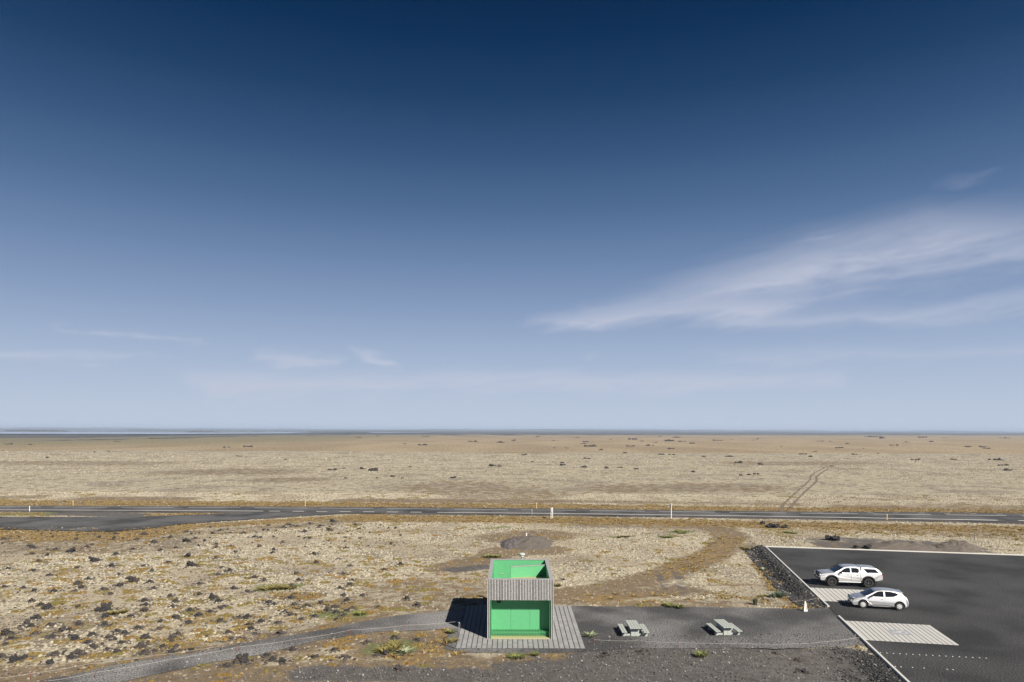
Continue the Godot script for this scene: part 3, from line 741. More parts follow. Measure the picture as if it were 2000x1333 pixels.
func far_land() -> void:
	var wm := mat(lin(0.16, 0.20, 0.24), 0.1)
	# a wide shallow lake on the left, seen as bands between tongues of dark land
	for l in [[[-0.95, 1420, 2350], [-0.5, 1560, 2380], [-0.25, 2250, 2950], [-0.12, 2700, 2950]], [[-0.95, 2700, 3300], [-0.6, 2750, 3500], [-0.3, 3400, 3800]]]:
		var p := PackedVector2Array()
		for q in l: p.append(Vector2(q[0] * q[1], -q[1]))
		for k in range(l.size() - 1, -1, -1): p.append(Vector2(l[k][0] * l[k][2], -l[k][2]))
		tag(put("lake_water", sheet(p, 1.6), wm), "pale band of shallow lake water on the horizon", "water", "", "structure")
	# low dark ridges that make the skyline
	var hm := grained(lin(0.055, 0.058, 0.056), 0.35, 0.03, 0.004, 0.97, 0.0, 201)
	var i := 0
	for r in [[2450.0, -0.95, -0.18, 1.0, 6.5], [4200.0, -0.95, 0.95, 3.0, 9.0], [7500.0, -0.95, 0.95, 9.0, 22.0], [11500.0, -0.95, 0.95, 12.0, 34.0]]:
		var n := FastNoiseLite.new()
		n.seed = 300 + i
		n.frequency = 0.0016 / (1.0 + i * 0.4)
		n.fractal_octaves = 5
		var st := tool()
		var cols := 180
		var prev := []
		for k in cols + 1:
			var t := lerpf(r[1], r[2], float(k) / cols)
			var d: float = r[0] * (1.0 + 0.06 * n.get_noise_1d(k * 40.0))
			var ends := smoothstep(0.0, 0.06, float(k) / cols) * smoothstep(1.0, 0.94, float(k) / cols)
			var h: float = lerpf(r[3], r[4], clampf(0.5 + n.get_noise_1d(t * r[0] + 500.0) * 1.2, 0.0, 1.0)) * ends
			var now := [Vector3(t * d * 0.97, -2.5, -d * 0.97), Vector3(t * d, h, -d), Vector3(t * d * 1.08, -2.5, -d * 1.08)]
			if k > 0:
				for q in 2: quad(st, prev[q], now[q], now[q + 1], prev[q + 1], now[1] + Vector3(0, -900, 0))
			prev = now
		var words := ["low tongue of dark land beside the lake", "low dark lava ridge across the whole plain", "long bluish ridge behind the lava plain", "farthest hazy ridge along the skyline"]
		tag(put("hills", done(st), hm), words[i], "hills", "", "structure")
		i += 1

# ------------------------------------------------------------------ roads, path, car park
func along(line: PackedVector2Array, x: float) -> Vector2:
	for k in line.size() - 1:
		if x <= line[k + 1].x or k == line.size() - 2:
			var t := (x - line[k].x) / (line[k + 1].x - line[k].x)
			return line[k].lerp(line[k + 1], t)
	return line[0]

func smooth_line(src: Array) -> PackedVector2Array:
	var c := Curve2D.new()
	for k in src.size():
		var p := Vector2(src[k][0], src[k][1])
		var a := Vector2(src[maxi(k - 1, 0)][0], src[maxi(k - 1, 0)][1])
		var b := Vector2(src[mini(k + 1, src.size() - 1)][0], src[mini(k + 1, src.size() - 1)][1])
		var dir := (b - a) / 6.0
		c.add_point(p, -dir, dir)
	c.bake_interval = 3.0
	return c.get_baked_points()

func strip(a: Array, b: Array) -> ArrayMesh:
	var st := tool()
	for k in a.size() - 1: quad(st, a[k], a[k + 1], b[k + 1], b[k], a[k] + Vector3.DOWN * 50.0)
	return done(st)

# a point of the road: across = 0 at the near edge line, 1 at the far edge; the surface is cambered
func on_road(x: float, across: float, lift := 0.0) -> Vector3:
	var p := along(road_near, x).lerp(along(road_far, x), across)
	var q := absf(across - 0.5) * 2.0
	return Vector3(p.x, ROAD_Y + 0.07 * (1.0 - q * q) + lift, p.y)

func build_roads() -> void:
	road_near = smooth_line(ROAD_NEAR)
	road_far = smooth_line(ROAD_FAR)
	var cols := []
	var x := -255.0
	while x <= 262.0:
		cols.append(x)
		x += 3.0
	var st := tool()
	var cuts := [-0.07, 0.2, 0.5, 0.8, 1.07]
	for k in cols.size() - 1:
		for q in cuts.size() - 1:
			quad(st, on_road(cols[k], cuts[q]), on_road(cols[k + 1], cuts[q]), on_road(cols[k + 1], cuts[q + 1]), on_road(cols[k], cuts[q + 1]), Vector3(cols[k], -60, -115))
	tag(put("road", done(st), M.asphalt), "two-lane grey asphalt road crossing the plain", "road", "", "structure")
	# gravel shoulders that slope to the ground
	var n := FastNoiseLite.new()
	n.seed = 44
	n.frequency = 0.08
	for s in [[-0.05, -0.34, -0.55], [1.05, 1.2, 1.34]]:
		var st2 := tool()
		var prev := []
		for c in cols:
			var a := on_road(c, s[0], -0.012)
			var b := on_road(c, s[1])
			b.y = 0.05
			var e := on_road(c, s[2] + n.get_noise_2d(c, s[2] * 50.0) * 0.16)
			e.y = -0.1
			if prev.size():
				quad(st2, prev[0], a, b, prev[1], Vector3(c, -60, -115))
				quad(st2, prev[1], b, e, prev[2], Vector3(c, -60, -115))
			prev = [a, b, e]
		tag(put("road_shoulder", done(st2), M.shoulder), "brown gravel shoulder along the asphalt road", "road shoulder", "", "structure")
	# painted lines
	var marks := []
	marks.append([-250.0, -42.0, 0.0, 0.26])
	marks.append([-12.5, 76.0, 0.0, 0.26])
	marks.append([79.0, 250.0, 0.0, 0.26])
	x = -244.0
	while x < 250.0:
		marks.append([x, x + 9.3, 0.66, 0.24])
		x += 11.7
	x = -41.0
	while x < -14.0:
		marks.append([x, x + 1.9, 0.0, 0.26])
		x += 4.0
	x = 52.0
	while x < 130.0:
		marks.append([x, x + 1.0, 0.94, 0.2])
		x += 4.2
	var lines := {}
	for mk in marks:
		var key := "edge line" if mk[2] == 0.0 else ("dashed centre line" if mk[2] < 0.8 else "broken far edge line")
		if not lines.has(key): lines[key] = tool()
		var at: float = mk[0]
		var wide: float = mk[3] / 5.7
		while at < mk[1] - 0.01:
			var to := minf(at + 3.0, mk[1])
			quad(lines[key], on_road(at, mk[2] - wide / 2, 0.006), on_road(to, mk[2] - wide / 2, 0.006), on_road(to, mk[2] + wide / 2, 0.006), on_road(at, mk[2] + wide / 2, 0.006), Vector3(at, -60, -115))
			at = to
	for key in lines: tag(put("road_marking", done(lines[key]), M.paint), "white painted %s on the asphalt road" % key, "road marking", "", "structure")
	side_poly = ragged(SIDE_ROAD_EDGE, 1.5, 0.25, 51)
	tag(put("side_road", sheet(side_poly, 0.075), M.asphalt), "grey side road branching off the asphalt road", "road", "", "structure")
	for k in cols: shoulder_poly.append(Vector2(k, along(road_near, k).y + 2.6))
	for k in range(cols.size() - 1, -1, -1): shoulder_poly.append(Vector2(cols[k], along(road_far, cols[k]).y - 1.6))

func rut(src: Array, wide: float, label: String) -> void:
	var line := smooth_line(src)
	var n := FastNoiseLite.new()
	n.seed = int(src[0][0] * 10.0)
	n.frequency = 0.4
	var a := []
	var b := []
	for k in line.size():
		var d := (line[mini(k + 1, line.size() - 1)] - line[maxi(k - 1, 0)]).normalized().orthogonal()
		var w := wide * (0.5 + 0.35 * n.get_noise_1d(k * 2.0))
		for s in [[a, w], [b, -w * 0.9]]:
			var p: Vector2 = line[k] + d * s[1]
			s[0].append(Vector3(p.x, gh(p.x, p.y) + 0.06, p.y))
	tag(put("wheel_rut", strip(a, b), M.dirt), label, "track", "", "structure")

func build_ruts() -> void:
	rut([[46.14, -117.25], [52.55, -131.29], [66.22, -158.08], [84.95, -194.46], [95.66, -217.13], [119.28, -259.69]], 0.55, "left wheel rut of the dirt track beyond the road")
	rut([[47.56, -117.29], [53.87, -130.43], [66.78, -155.51], [85.12, -190.58], [94.05, -209.88], [117.22, -252.73]], 0.6, "right wheel rut of the dirt track beyond the road")

func lot(u: float, v: float, y := 0.0) -> Vector3:
	return LOT + LU * u + LV * v + Vector3(0, y, 0)

func build_path_and_lot() -> void:
	path_poly = ragged(PATH_EDGE, 0.5, 0.13, 61)
	yard_poly = ragged(YARD_EDGE, 0.5, 0.13, 62)
	tag(put("gravel_path", sheet(path_poly, 0.03), M.path), "light grey gravel path leading to the green hut", "path", "", "structure")
	tag(put("gravel_yard", sheet(yard_poly, 0.026), M.gravel), "grey gravel yard with picnic tables round the green hut", "yard", "", "structure")
	for q in [[0.0, 0.0], [95.0, 0.0], [95.0, 62.0], [0.0, 62.0]]:
		var p := lot(q[0], q[1])
		lot_poly.append(Vector2(p.x, p.z))
	tag(put("parking_lot", sheet(lot_poly, 0.05), M.lot), "dark asphalt car park with pale concrete kerbs", "car park", "", "structure")
	# pale concrete kerbs
	var runs := [[[0.0, 0.0], [95.0, 0.0], "pale concrete kerb along the car park's far edge"], [[0.0, 0.2], [0.0, 28.4], "pale concrete kerb above the dark stone embankment"], [[0.0, 31.3], [0.0, 62.0], "pale concrete kerb below the gap that leads to the path"]]
	for r in runs:
		var a := lot(r[0][0], r[0][1])
		var b := lot(r[1][0], r[1][1])
		var st := tool()
		bx(st, (a + b) / 2.0 + Vector3(0, 0.03, 0), Vector3((b - a).length(), 0.26, 0.17), 0.02, Basis(Vector3.UP, atan2(-(b - a).z, (b - a).x)))
		tag(put("kerb", done(st), M.kerb), r[2], "kerb", "", "structure")
	# two paved bays
	var bays := [[0.12, 21.7, 5.6, 4.75, "pale paved parking bay in front of the white cars", 15], [0.12, 32.4, 5.7, 4.65, "pale paved parking bay with a faded blue wheelchair symbol", 18]]
	for b in bays:
		var at := lot(b[0] + b[2] / 2.0, b[1] + b[3] / 2.0, 0.05)
		var t := thing("parking_bay", b[4], "parking bay", at, atan2(-LU.z, LU.x))
		put("bed", box_mesh(Vector3(b[2] + 0.02, 0.06, b[3] + 0.02), 0.0, Vector3(0, -0.022, 0)), M.bay_bed, t)
		var step: float = b[2] / b[5]
		var mesh := box_mesh(Vector3(step - 0.03, 0.07, b[3]), 0.01, Vector3(0, -0.01, 0))
		for k in b[5]:
			var s := put("paving_strip", mesh, M.bay if k % 3 else M.bay_b, t)
			s.position = Vector3(-b[2] / 2.0 + (k + 0.5) * step, rng.randf_range(-0.003, 0.003), 0)
		if b[5] == 18: wheelchair(t)
	# white marker stones set flush in the asphalt
	for row in [[23.22, -42.9, 0.374, 0.06, [0, 1, 2, 3, 4, 5, 6, 7, 8, 9, 10, 11, 12, 13, 14, 15, 16]], [22.75, -40.4, 0.31, 0.05, [0, 1, 3, 5, 9, 10]]]:
		for k in row[4]:
			var p := Vector3(row[0] + row[2] * k, 0.05, row[1] + row[3] * k)
			var far: bool = row[1] < -41.0
			var o := put("marker_stone", box_mesh(Vector3(0.075, 0.05, 0.075), 0.01), M.kerb)
			o.position = p
			o.rotation.y = -0.18
			tag(o, "small white marker stone in the long dotted row" if far else "small white marker stone in the sparse dotted row", "marker stone", "long dotted row of marker stones" if far else "sparse dotted row of marker stones")

func wheelchair(t: Node3D) -> void:
	var sym := put("wheelchair_symbol", box_mesh(Vector3(1.25, 0.004, 1.1), 0.0, Vector3(0.1, 0.0295, 0.05)), M.blue, t)
	var st := tool()
	# drawn to be read from the driving side: up on the sign points along -x
	var o := Vector3(0.1, 0.034, 0.05)
	var pt := func(a: float, b: float) -> Vector3: return o + Vector3(-b, 0, -a)
	var stroke := func(a: Vector3, b: Vector3, w: float) -> void:
		var side: Vector3 = (b - a).normalized().cross(Vector3.UP) * w / 2.0
		quad(st, a - side, b - side, b + side, a + side, a + Vector3.DOWN)
	for k in 12:
		var a0 := TAU * k / 12.0
		var a1 := TAU * (k + 1) / 12.0
		tri(st, pt.call(-0.05, 0.43), pt.call(-0.05 + 0.075 * cos(a0), 0.43 + 0.075 * sin(a0)), pt.call(-0.05 + 0.075 * cos(a1), 0.43 + 0.075 * sin(a1)), o + Vector3.DOWN)
	stroke.call(pt.call(-0.05, 0.33), pt.call(-0.03, -0.02), 0.09)
	stroke.call(pt.call(-0.04, 0.16), pt.call(0.18, 0.16), 0.07)
	stroke.call(pt.call(-0.05, 0.0), pt.call(0.22, 0.0), 0.09)
	stroke.call(pt.call(0.22, 0.03), pt.call(0.33, -0.28), 0.08)
	stroke.call(pt.call(0.31, -0.26), pt.call(0.42, -0.24), 0.06)
	for k in 14:
		var a0 := deg_to_rad(110.0 + 230.0 * k / 14.0)
		var a1 := deg_to_rad(110.0 + 230.0 * (k + 1) / 14.0)
		stroke.call(pt.call(-0.02 + 0.25 * cos(a0), -0.16 + 0.25 * sin(a0)), pt.call(-0.02 + 0.25 * cos(a1), -0.16 + 0.25 * sin(a1)), 0.06)
	put("figure", done(st), M.paint, sym)

# ------------------------------------------------------------------ the hut
const HUT_X0 := -1.60
const HUT_X1 := 2.81
const HUT_Z := -45.45
const HUT_D := 7.1
const HUT_H := 4.05
const WALL := 0.26

func build_hut() -> void:
	var w := HUT_X1 - HUT_X0
	var t := thing("service_hut", "roofless green-walled hut clad in grey timber battens", "hut", Vector3(HUT_X0, 0, HUT_Z))
	# local axes: x to the right, z towards the viewer, so the hut runs from z = 0 back to z = -HUT_D
	var core := 0.16
	var skin := WALL - 0.05
	# wall cores: dark behind the battens outside, green boards inside
	put("wall", box_mesh(Vector3(core, HUT_H - 0.06, HUT_D - 0.1), 0.0, Vector3(0.05 + core / 2, (HUT_H - 0.06) / 2 + 0.02, -HUT_D / 2)), M.backing, t)
	put("wall", box_mesh(Vector3(core, HUT_H - 0.06, HUT_D - 0.1), 0.0, Vector3(w - 0.05 - core / 2, (HUT_H - 0.06) / 2 + 0.02, -HUT_D / 2)), M.backing, t)
	put("wall", box_mesh(Vector3(w - 0.45, HUT_H - 0.06, core), 0.0, Vector3(w / 2, (HUT_H - 0.06) / 2 + 0.02, -HUT_D + 0.05 + core / 2)), M.backing, t)
	put("fascia", box_mesh(Vector3(w - 0.45, 1.36, core), 0.0, Vector3(w / 2, 2.66 + 0.68, -0.05 - core / 2)), M.backing, t)
	# green linings
	var lin_ := 0.03
	var xi := skin + 0.005
	put("lining", box_mesh(Vector3(lin_, HUT_H - 0.1, HUT_D - 0.14), 0.0, Vector3(xi + lin_ / 2, HUT_H / 2, -HUT_D / 2)), M.green, t)
	put("lining", box_mesh(Vector3(lin_, HUT_H - 0.1, HUT_D - 0.14), 0.0, Vector3(w - xi - lin_ / 2, HUT_H / 2, -HUT_D / 2)), M.green, t)
	put("lining", box_mesh(Vector3(w - 2 * xi - 0.07, HUT_H - 0.1, lin_), 0.0, Vector3(w / 2, HUT_H / 2, -HUT_D + skin + 0.005 + lin_ / 2)), M.green, t)
	put("lining", box_mesh(Vector3(w - 2 * xi - 0.07, 1.34, lin_), 0.0, Vector3(w / 2, 2.67 + 0.67, -skin - 0.005 - lin_ / 2)), M.green, t)
	# recess wall of three boards with narrow joints
	var bw := (w - 2 * xi - 0.07) / 3.0
	for k in 3:
		put("wall_board", box_mesh(Vector3(bw - 0.008, 2.9, 0.04), 0.004, Vector3(xi + 0.035 + (k + 0.5) * bw, 1.55, -0.92)), M.green, t)
	put("soffit", box_mesh(Vector3(w - 2 * xi - 0.08, 0.05, 0.62), 0.0, Vector3(w / 2, 2.97, -0.58)), M.green, t)
	# small dark lamp housing under the soffit
	put("lamp_housing", box_mesh(Vector3(0.26, 0.2, 0.12), 0.02, Vector3(0.75, 2.35, -0.83)), M.plastic, t)
	put("floor", box_mesh(Vector3(w - 0.06 - 0.4, 0.1, 0.9), 0.01, Vector3(w / 2, 0.06, -0.455)), M.cream, t)
	# slatted bench along the recess
	var bench := put("bench", box_mesh(Vector3(w - 2 * xi - 0.1, 0.05, 0.04), 0.0, Vector3(w / 2, 0.39, -0.47)), M.green, t)
	put("bench_rail", box_mesh(Vector3(w - 2 * xi - 0.1, 0.05, 0.04), 0.0, Vector3(w / 2, 0.39, -0.85)), M.green, bench)
	var st := tool()
	bx(st, Vector3(0, 0.28, -0.43), Vector3(0.038, 0.36, 0.05), 0.004)
	bx(st, Vector3(0, 0.445, -0.66), Vector3(0.038, 0.05, 0.47), 0.004)
	var slat := done(st)
	for k in 38:
		var s := put("bench_slat", slat, M.green, bench)
		s.position.x = xi + 0.09 + (w - 2 * xi - 0.18) * k / 37.0
	# rooms behind: partition, its return, pale deck over the front room
	var pz := -5.0
	# the partition stands askew, its left end nearer the front
	var px := w - xi - lin_ - 1.315
	var skew := put("partition", box_mesh(Vector3(2.7, HUT_H - 0.15, 0.05)), M.green, t)
	skew.position = Vector3(px, (HUT_H - 0.15) / 2 + 0.02, pz)
	skew.rotation.y = 0.27
	var cap := put("partition_cap", box_mesh(Vector3(2.74, 0.035, 0.2), 0.004), M.capping, t)
	cap.position = Vector3(px, HUT_H - 0.11, pz - 0.05)
	cap.rotation.y = 0.27
	put("partition", box_mesh(Vector3(0.05, HUT_H - 0.15, 3.5), 0.0, Vector3(px - 1.34, (HUT_H - 0.15) / 2 + 0.02 - 0.5, pz + 2.13)), M.green, t)
	put("room_deck", box_mesh(Vector3(2.58, 0.04, 4.0), 0.0, Vector3(w - xi - lin_ - 1.33, 3.12, pz + 2.03)), M.cream, t)
	put("room_floor", box_mesh(Vector3(w - 0.6, 0.05, HUT_D - 1.35), 0.0, Vector3(w / 2, 0.04, -HUT_D / 2 - 0.32)), M.capping, t)
	# small pale sign board fixed to the wall of the open passage
	put("notice", box_mesh(Vector3(0.34, 0.03, 0.02), 0.0, Vector3(0.85, 2.98, -HUT_D + skin + 0.06)), M.vent, t)
	# flat metal capping round the top
	var ch := 0.03
	put("capping", box_mesh(Vector3(WALL, ch, HUT_D - 2 * WALL - 0.002), 0.004, Vector3(WALL / 2, HUT_H - ch / 2, -HUT_D / 2)), M.capping, t)
	put("capping", box_mesh(Vector3(WALL, ch, HUT_D - 2 * WALL - 0.002), 0.004, Vector3(w - WALL / 2, HUT_H - ch / 2, -HUT_D / 2)), M.capping, t)
	put("capping", box_mesh(Vector3(w, ch, WALL), 0.004, Vector3(w / 2, HUT_H - ch / 2, -WALL / 2)), M.capping, t)
	put("capping", box_mesh(Vector3(w, ch, WALL), 0.004, Vector3(w / 2, HUT_H - ch / 2, -HUT_D + WALL / 2)), M.capping, t)
	# battens: the front fascia, then all round
	var woods := [M.timber, M.timber_b, M.timber_c, M.timber, M.timber_b]
	var pitch := 0.1045
	var short := box_mesh(Vector3(0.052, 1.38, 0.048), 0.004)
	var long := box_mesh(Vector3(0.052, HUT_H - 0.07, 0.048), 0.004)
	var n := int((w - 0.40) / pitch)
	for k in n + 1:
		var b := put("batten", short, woods[rng.randi() % 5], t)
		b.position = Vector3(0.23 + (w - 0.46) * k / n, 2.64 + 0.69 + rng.randf_range(-0.008, 0.004), -0.024)
	for x in [0.026, 0.122, w - 0.122, w - 0.026]:
		var b := put("batten", long, woods[rng.randi() % 3], t)
		b.position = Vector3(x, (HUT_H - 0.07) / 2 + 0.035, -0.024)
	n = int((HUT_D - 0.25) / pitch)
	for s in [0.024, w - 0.024]:
		for k in n + 1:
			var b := put("batten", long, woods[rng.randi() % 5], t)
			b.position = Vector3(s, (HUT_H - 0.07) / 2 + 0.035, -0.125 - (HUT_D - 0.2) * k / n)
			b.rotation.y = PI / 2
	n = int((w - 0.2) / pitch)
	for k in n + 1:
		var b := put("batten", long, woods[rng.randi() % 5], t)
		b.position = Vector3(0.1 + (w - 0.2) * k / n, (HUT_H - 0.07) / 2 + 0.035, -HUT_D + 0.024)
	# vent pipe standing up behind the back wall
	st = tool()
	lathe(st, [Vector2(0.0, 0.0), Vector2(0.075, 0.0), Vector2(0.075, 4.15), Vector2(0.0, 4.15)], 14)
	var v := put("vent_pipe", done(st), M.vent, t)
	v.position = Vector3(0.81 - HUT_X0, 0.0, -HUT_D - 0.35)
	st = tool()
	lathe(st, [Vector2(0.0, 4.12), Vector2(0.16, 4.13), Vector2(0.19, 4.2), Vector2(0.12, 4.26), Vector2(0.12, 4.3), Vector2(0.235, 4.31), Vector2(0.235, 4.40), Vector2(0.16, 4.45), Vector2(0.0, 4.47)], 18)
	put("cowl", done(st), M.vent, v)

func build_paving() -> void:
	# concrete slabs round the hut, in columns with wide open joints
	var x0 := -3.56
	var x1 := 4.74
	var z1 := -43.6
	var z0 := -54.1
	paving_poly = PackedVector2Array([Vector2(x0, z0), Vector2(x1, z0), Vector2(x1, z1), Vector2(x0, z1)])
	var t := thing("paved_apron", "grey concrete slabs laid in columns round the green hut", "paving", Vector3(0, 0.03, 0))
	t.set_meta("kind", "structure")
	put("bed", box_mesh(Vector3(x1 - x0, 0.012, z1 - z0), 0.0, Vector3((x0 + x1) / 2, 0.004, (z0 + z1) / 2)), M.bay_bed, t)
	var cols := 25
	var rows := 25
	var px := (x1 - x0) / cols
	var pz := (z1 - z0) / rows
	var mesh := box_mesh(Vector3(px - 0.05, 0.05, pz - 0.005), 0.003)
	var woods := [M.slab, M.slab_b, M.slab_c, M.slab]
	var spots := []
	for j in range(rows - 1, -1, -1):
		for i in cols:
			var p := Vector3(x0 + (i + 0.5) * px, 0.012, z0 + (j + 0.5) * pz)
			if p.x > HUT_X0 + 0.16 and p.x < HUT_X1 - 0.16 and p.z < HUT_Z - 0.16 and p.z > HUT_Z - HUT_D + 0.16: continue
			spots.append(p)
	# the strip on the left lies in the hut's shadow and shows least, so it goes last
	spots.sort_custom(func(a, b): return a.z - (3.0 if a.x < HUT_X0 and a.z < -46.0 else 0.0) > b.z - (3.0 if b.x < HUT_X0 and b.z < -46.0 else 0.0))
	var rest := SurfaceTool.new()
	rest.begin(Mesh.PRIMITIVE_TRIANGLES)
	for k in spots.size():
		var at: Vector3 = spots[k] + Vector3(0, rng.randf_range(-0.004, 0.004), 0)
		if k < 300:
			put("slab", mesh, woods[rng.randi() % 4], t).position = at
		else:
			rest.append_from(mesh, 0, Transform3D(Basis.IDENTITY, at))
	if spots.size() > 300: put("slabs", rest.commit(), M.slab, t).set_meta("kind", "stuff")

# ------------------------------------------------------------------ picnic tables
func build_tables() -> void:
	var w := [["low pale grey-green picnic table nearer the slatted hut", Vector3(8.39, 0.03, -46.95), 0.0], ["low pale grey-green picnic table nearer the car park", Vector3(14.72, 0.03, -47.25), 0.06]]
	for a in w:
		var t := thing("picnic_table", a[0], "picnic table", a[1], a[2], "picnic tables on the gravel yard")
		var plank := box_mesh(Vector3(0.182, 0.045, 2.0), 0.008)
		for k in 4:
			put("tabletop_plank", plank, M.table, t).position = Vector3(-0.288 + 0.192 * k, 0.6, 0)
		for s in [-1, 1]:
			var seat := put("bench_seat", box_mesh(Vector3(0.36, 0.05, 0.1), 0.005, Vector3(s * 0.75, 0.29, 0.62)), M.table, t)
			put("cross_rail", box_mesh(Vector3(0.36, 0.05, 0.1), 0.005, Vector3(s * 0.75, 0.29, -0.62)), M.table, seat)
			for q in [-0.092, 0.092]:
				put("seat_plank", box_mesh(Vector3(0.172, 0.045, 2.0), 0.008, Vector3(s * 0.75 + q, 0.337, 0)), M.table, seat)
			for e in [-0.62, 0.62]:
				# splayed foot under the bench
				var st := tool()
				bx(st, Vector3(s * 0.75, 0.13, e), Vector3(0.2, 0.28, 0.1), 0.006, Basis(Vector3.BACK, -s * 0.0))
				put("bench_leg", done(st), M.table, t)
			# two broad upright boards form each end of the pedestal
			put("pedestal_board", box_mesh(Vector3(0.05, 0.56, 1.3), 0.006, Vector3(s * 0.26, 0.295, 0)), M.table, t)
		for e in [-0.68, 0.68]:
			for s in [-1, 1]:
				put("pedestal_board", box_mesh(Vector3(0.268, 0.57, 0.06), 0.006, Vector3(s * 0.138, 0.29, e)), M.table, t)
			put("base_beam", box_mesh(Vector3(1.72, 0.13, 0.07), 0.006, Vector3(0, 0.075, e * 0.9)), M.table, t)
		if a[2] == 0.0:
			for q in [[0.0, -0.25], [0.06, 0.22]]:
				var st := tool()
				lathe(st, [Vector2(0.0, 0.0), Vector2(0.035, 0.0), Vector2(0.035, 0.004), Vector2(0.0, 0.004)], 10)
				put("bolt_hole", done(st), M.tabledark, t).position = Vector3(q[0], 0.6235, q[1])

# ------------------------------------------------------------------ ropes, posts, signs
func pin(at: Vector3, h: float, label: String, lean := 0.0, group := "rusty rope pins") -> void:
	var st := tool()
	tube(st, [Vector3(0, -0.1, 0), Vector3(lean * 0.5, h * 0.5, 0), Vector3(lean, h, 0)], 0.014, 6)
	var t := thing("rope_pin", label, "rope pin", at, 0.0, group)
	put("rod", done(st), M.rust, t)
	st = tool()
	var ring := []
	for k in 9: ring.append(Vector3(lean + 0.035 * cos(TAU * k / 8), h - 0.03 + 0.035 * sin(TAU * k / 8), 0))
	tube(st, ring, 0.009, 5)
	put("eye", done(st), M.rust, t)

func rope(pts: Array, sag: float, label: String) -> void:
	var line := []
	for k in pts.size() - 1:
		for q in 8:
			var s := q / 8.0
			line.append(pts[k].lerp(pts[k + 1], s) - Vector3(0, sag * 4.0 * s * (1.0 - s), 0))
	line.append(pts[-1])
	var st := tool()
	tube(st, line, 0.008, 5)
	tag(put("rope", done(st), M.rope), label, "rope")

func build_ropes() -> void:
	var runs := [
		[[[-25.07, -36.79], [-23.27, -38.13], [-20.20, -40.29], [-17.09, -42.69], [-13.91, -44.30], [-10.91, -46.37], [-7.44, -47.51], [-3.60, -48.57]], "thin pale rope along the near side of the gravel path", "rusty pin holding the rope along the near side of the gravel path"],
		[[[-28.59, -37.06], [-26.70, -37.94], [-24.42, -39.54], [-21.48, -41.00], [-18.23, -42.88]], "thin pale rope along the mossy upper side of the gravel path", "rusty pin holding the rope along the mossy upper side of the path"],
		[[[5.38, -44.41], [8.34, -44.23], [10.76, -43.93], [14.59, -43.76], [18.51, -43.70], [22.96, -45.05]], "thin pale rope in front of the picnic tables", "rusty pin holding the rope in front of the picnic tables"],
		[[[20.43, -54.23], [23.66, -54.93], [24.83, -55.62]], "short pale rope strung behind the white tapered bollard", "rusty pin holding the short rope behind the white bollard"],
	]
	var k := 0
	for r in runs:
		var pts := []
		for q in r[0]:
			var y := maxf(gh(q[0], q[1]), 0.0)
			pts.append(Vector3(q[0], y + 0.36, q[1]))
			pin(Vector3(q[0], y, q[1]), 0.40, r[2], rng.randf_range(-0.06, 0.06), ["rope pins beside the path", "rope pins on the moss side", "rope pins by the picnic tables", "rope pins by the bollard"][k])
		rope(pts, 0.05, r[1])
		k += 1
	# end frame of the path rope, at the corner of the paving
	var t := thing("rope_post", "bent metal rope post at the shaded corner of the paving", "rope post", Vector3(-3.55, 0.03, -47.0))
	var st := tool()
	tube(st, [Vector3(0, 0, 0), Vector3(0, 0.62, 0), Vector3(-0.05, 0.68, 0), Vector3(-0.12, 0.66, 0)], 0.02, 6)
	put("post", done(st), M.galv, t)
	st = tool()
	tube(st, [Vector3(-0.1, 0, 0.06), Vector3(-0.06, 0.6, 0)], 0.014, 6)
	put("stay", done(st), M.galv, t)
	# black hose lying on the gravel beside the paving
	st = tool()
	tube(st, [Vector3(-4.15, 0.05, -46.6), Vector3(-4.25, 0.05, -46.1), Vector3(-4.5, 0.05, -45.6), Vector3(-4.42, 0.05, -45.1), Vector3(-4.5, 0.05, -44.5), Vector3(-4.45, 0.05, -44.3), Vector3(-3.95, 0.05, -43.85), Vector3(-3.6, 0.05, -43.5)], 0.02, 6)
	tag(put("hose", done(st), M.rubber), "thin black hose lying on gravel beside the paving", "hose")

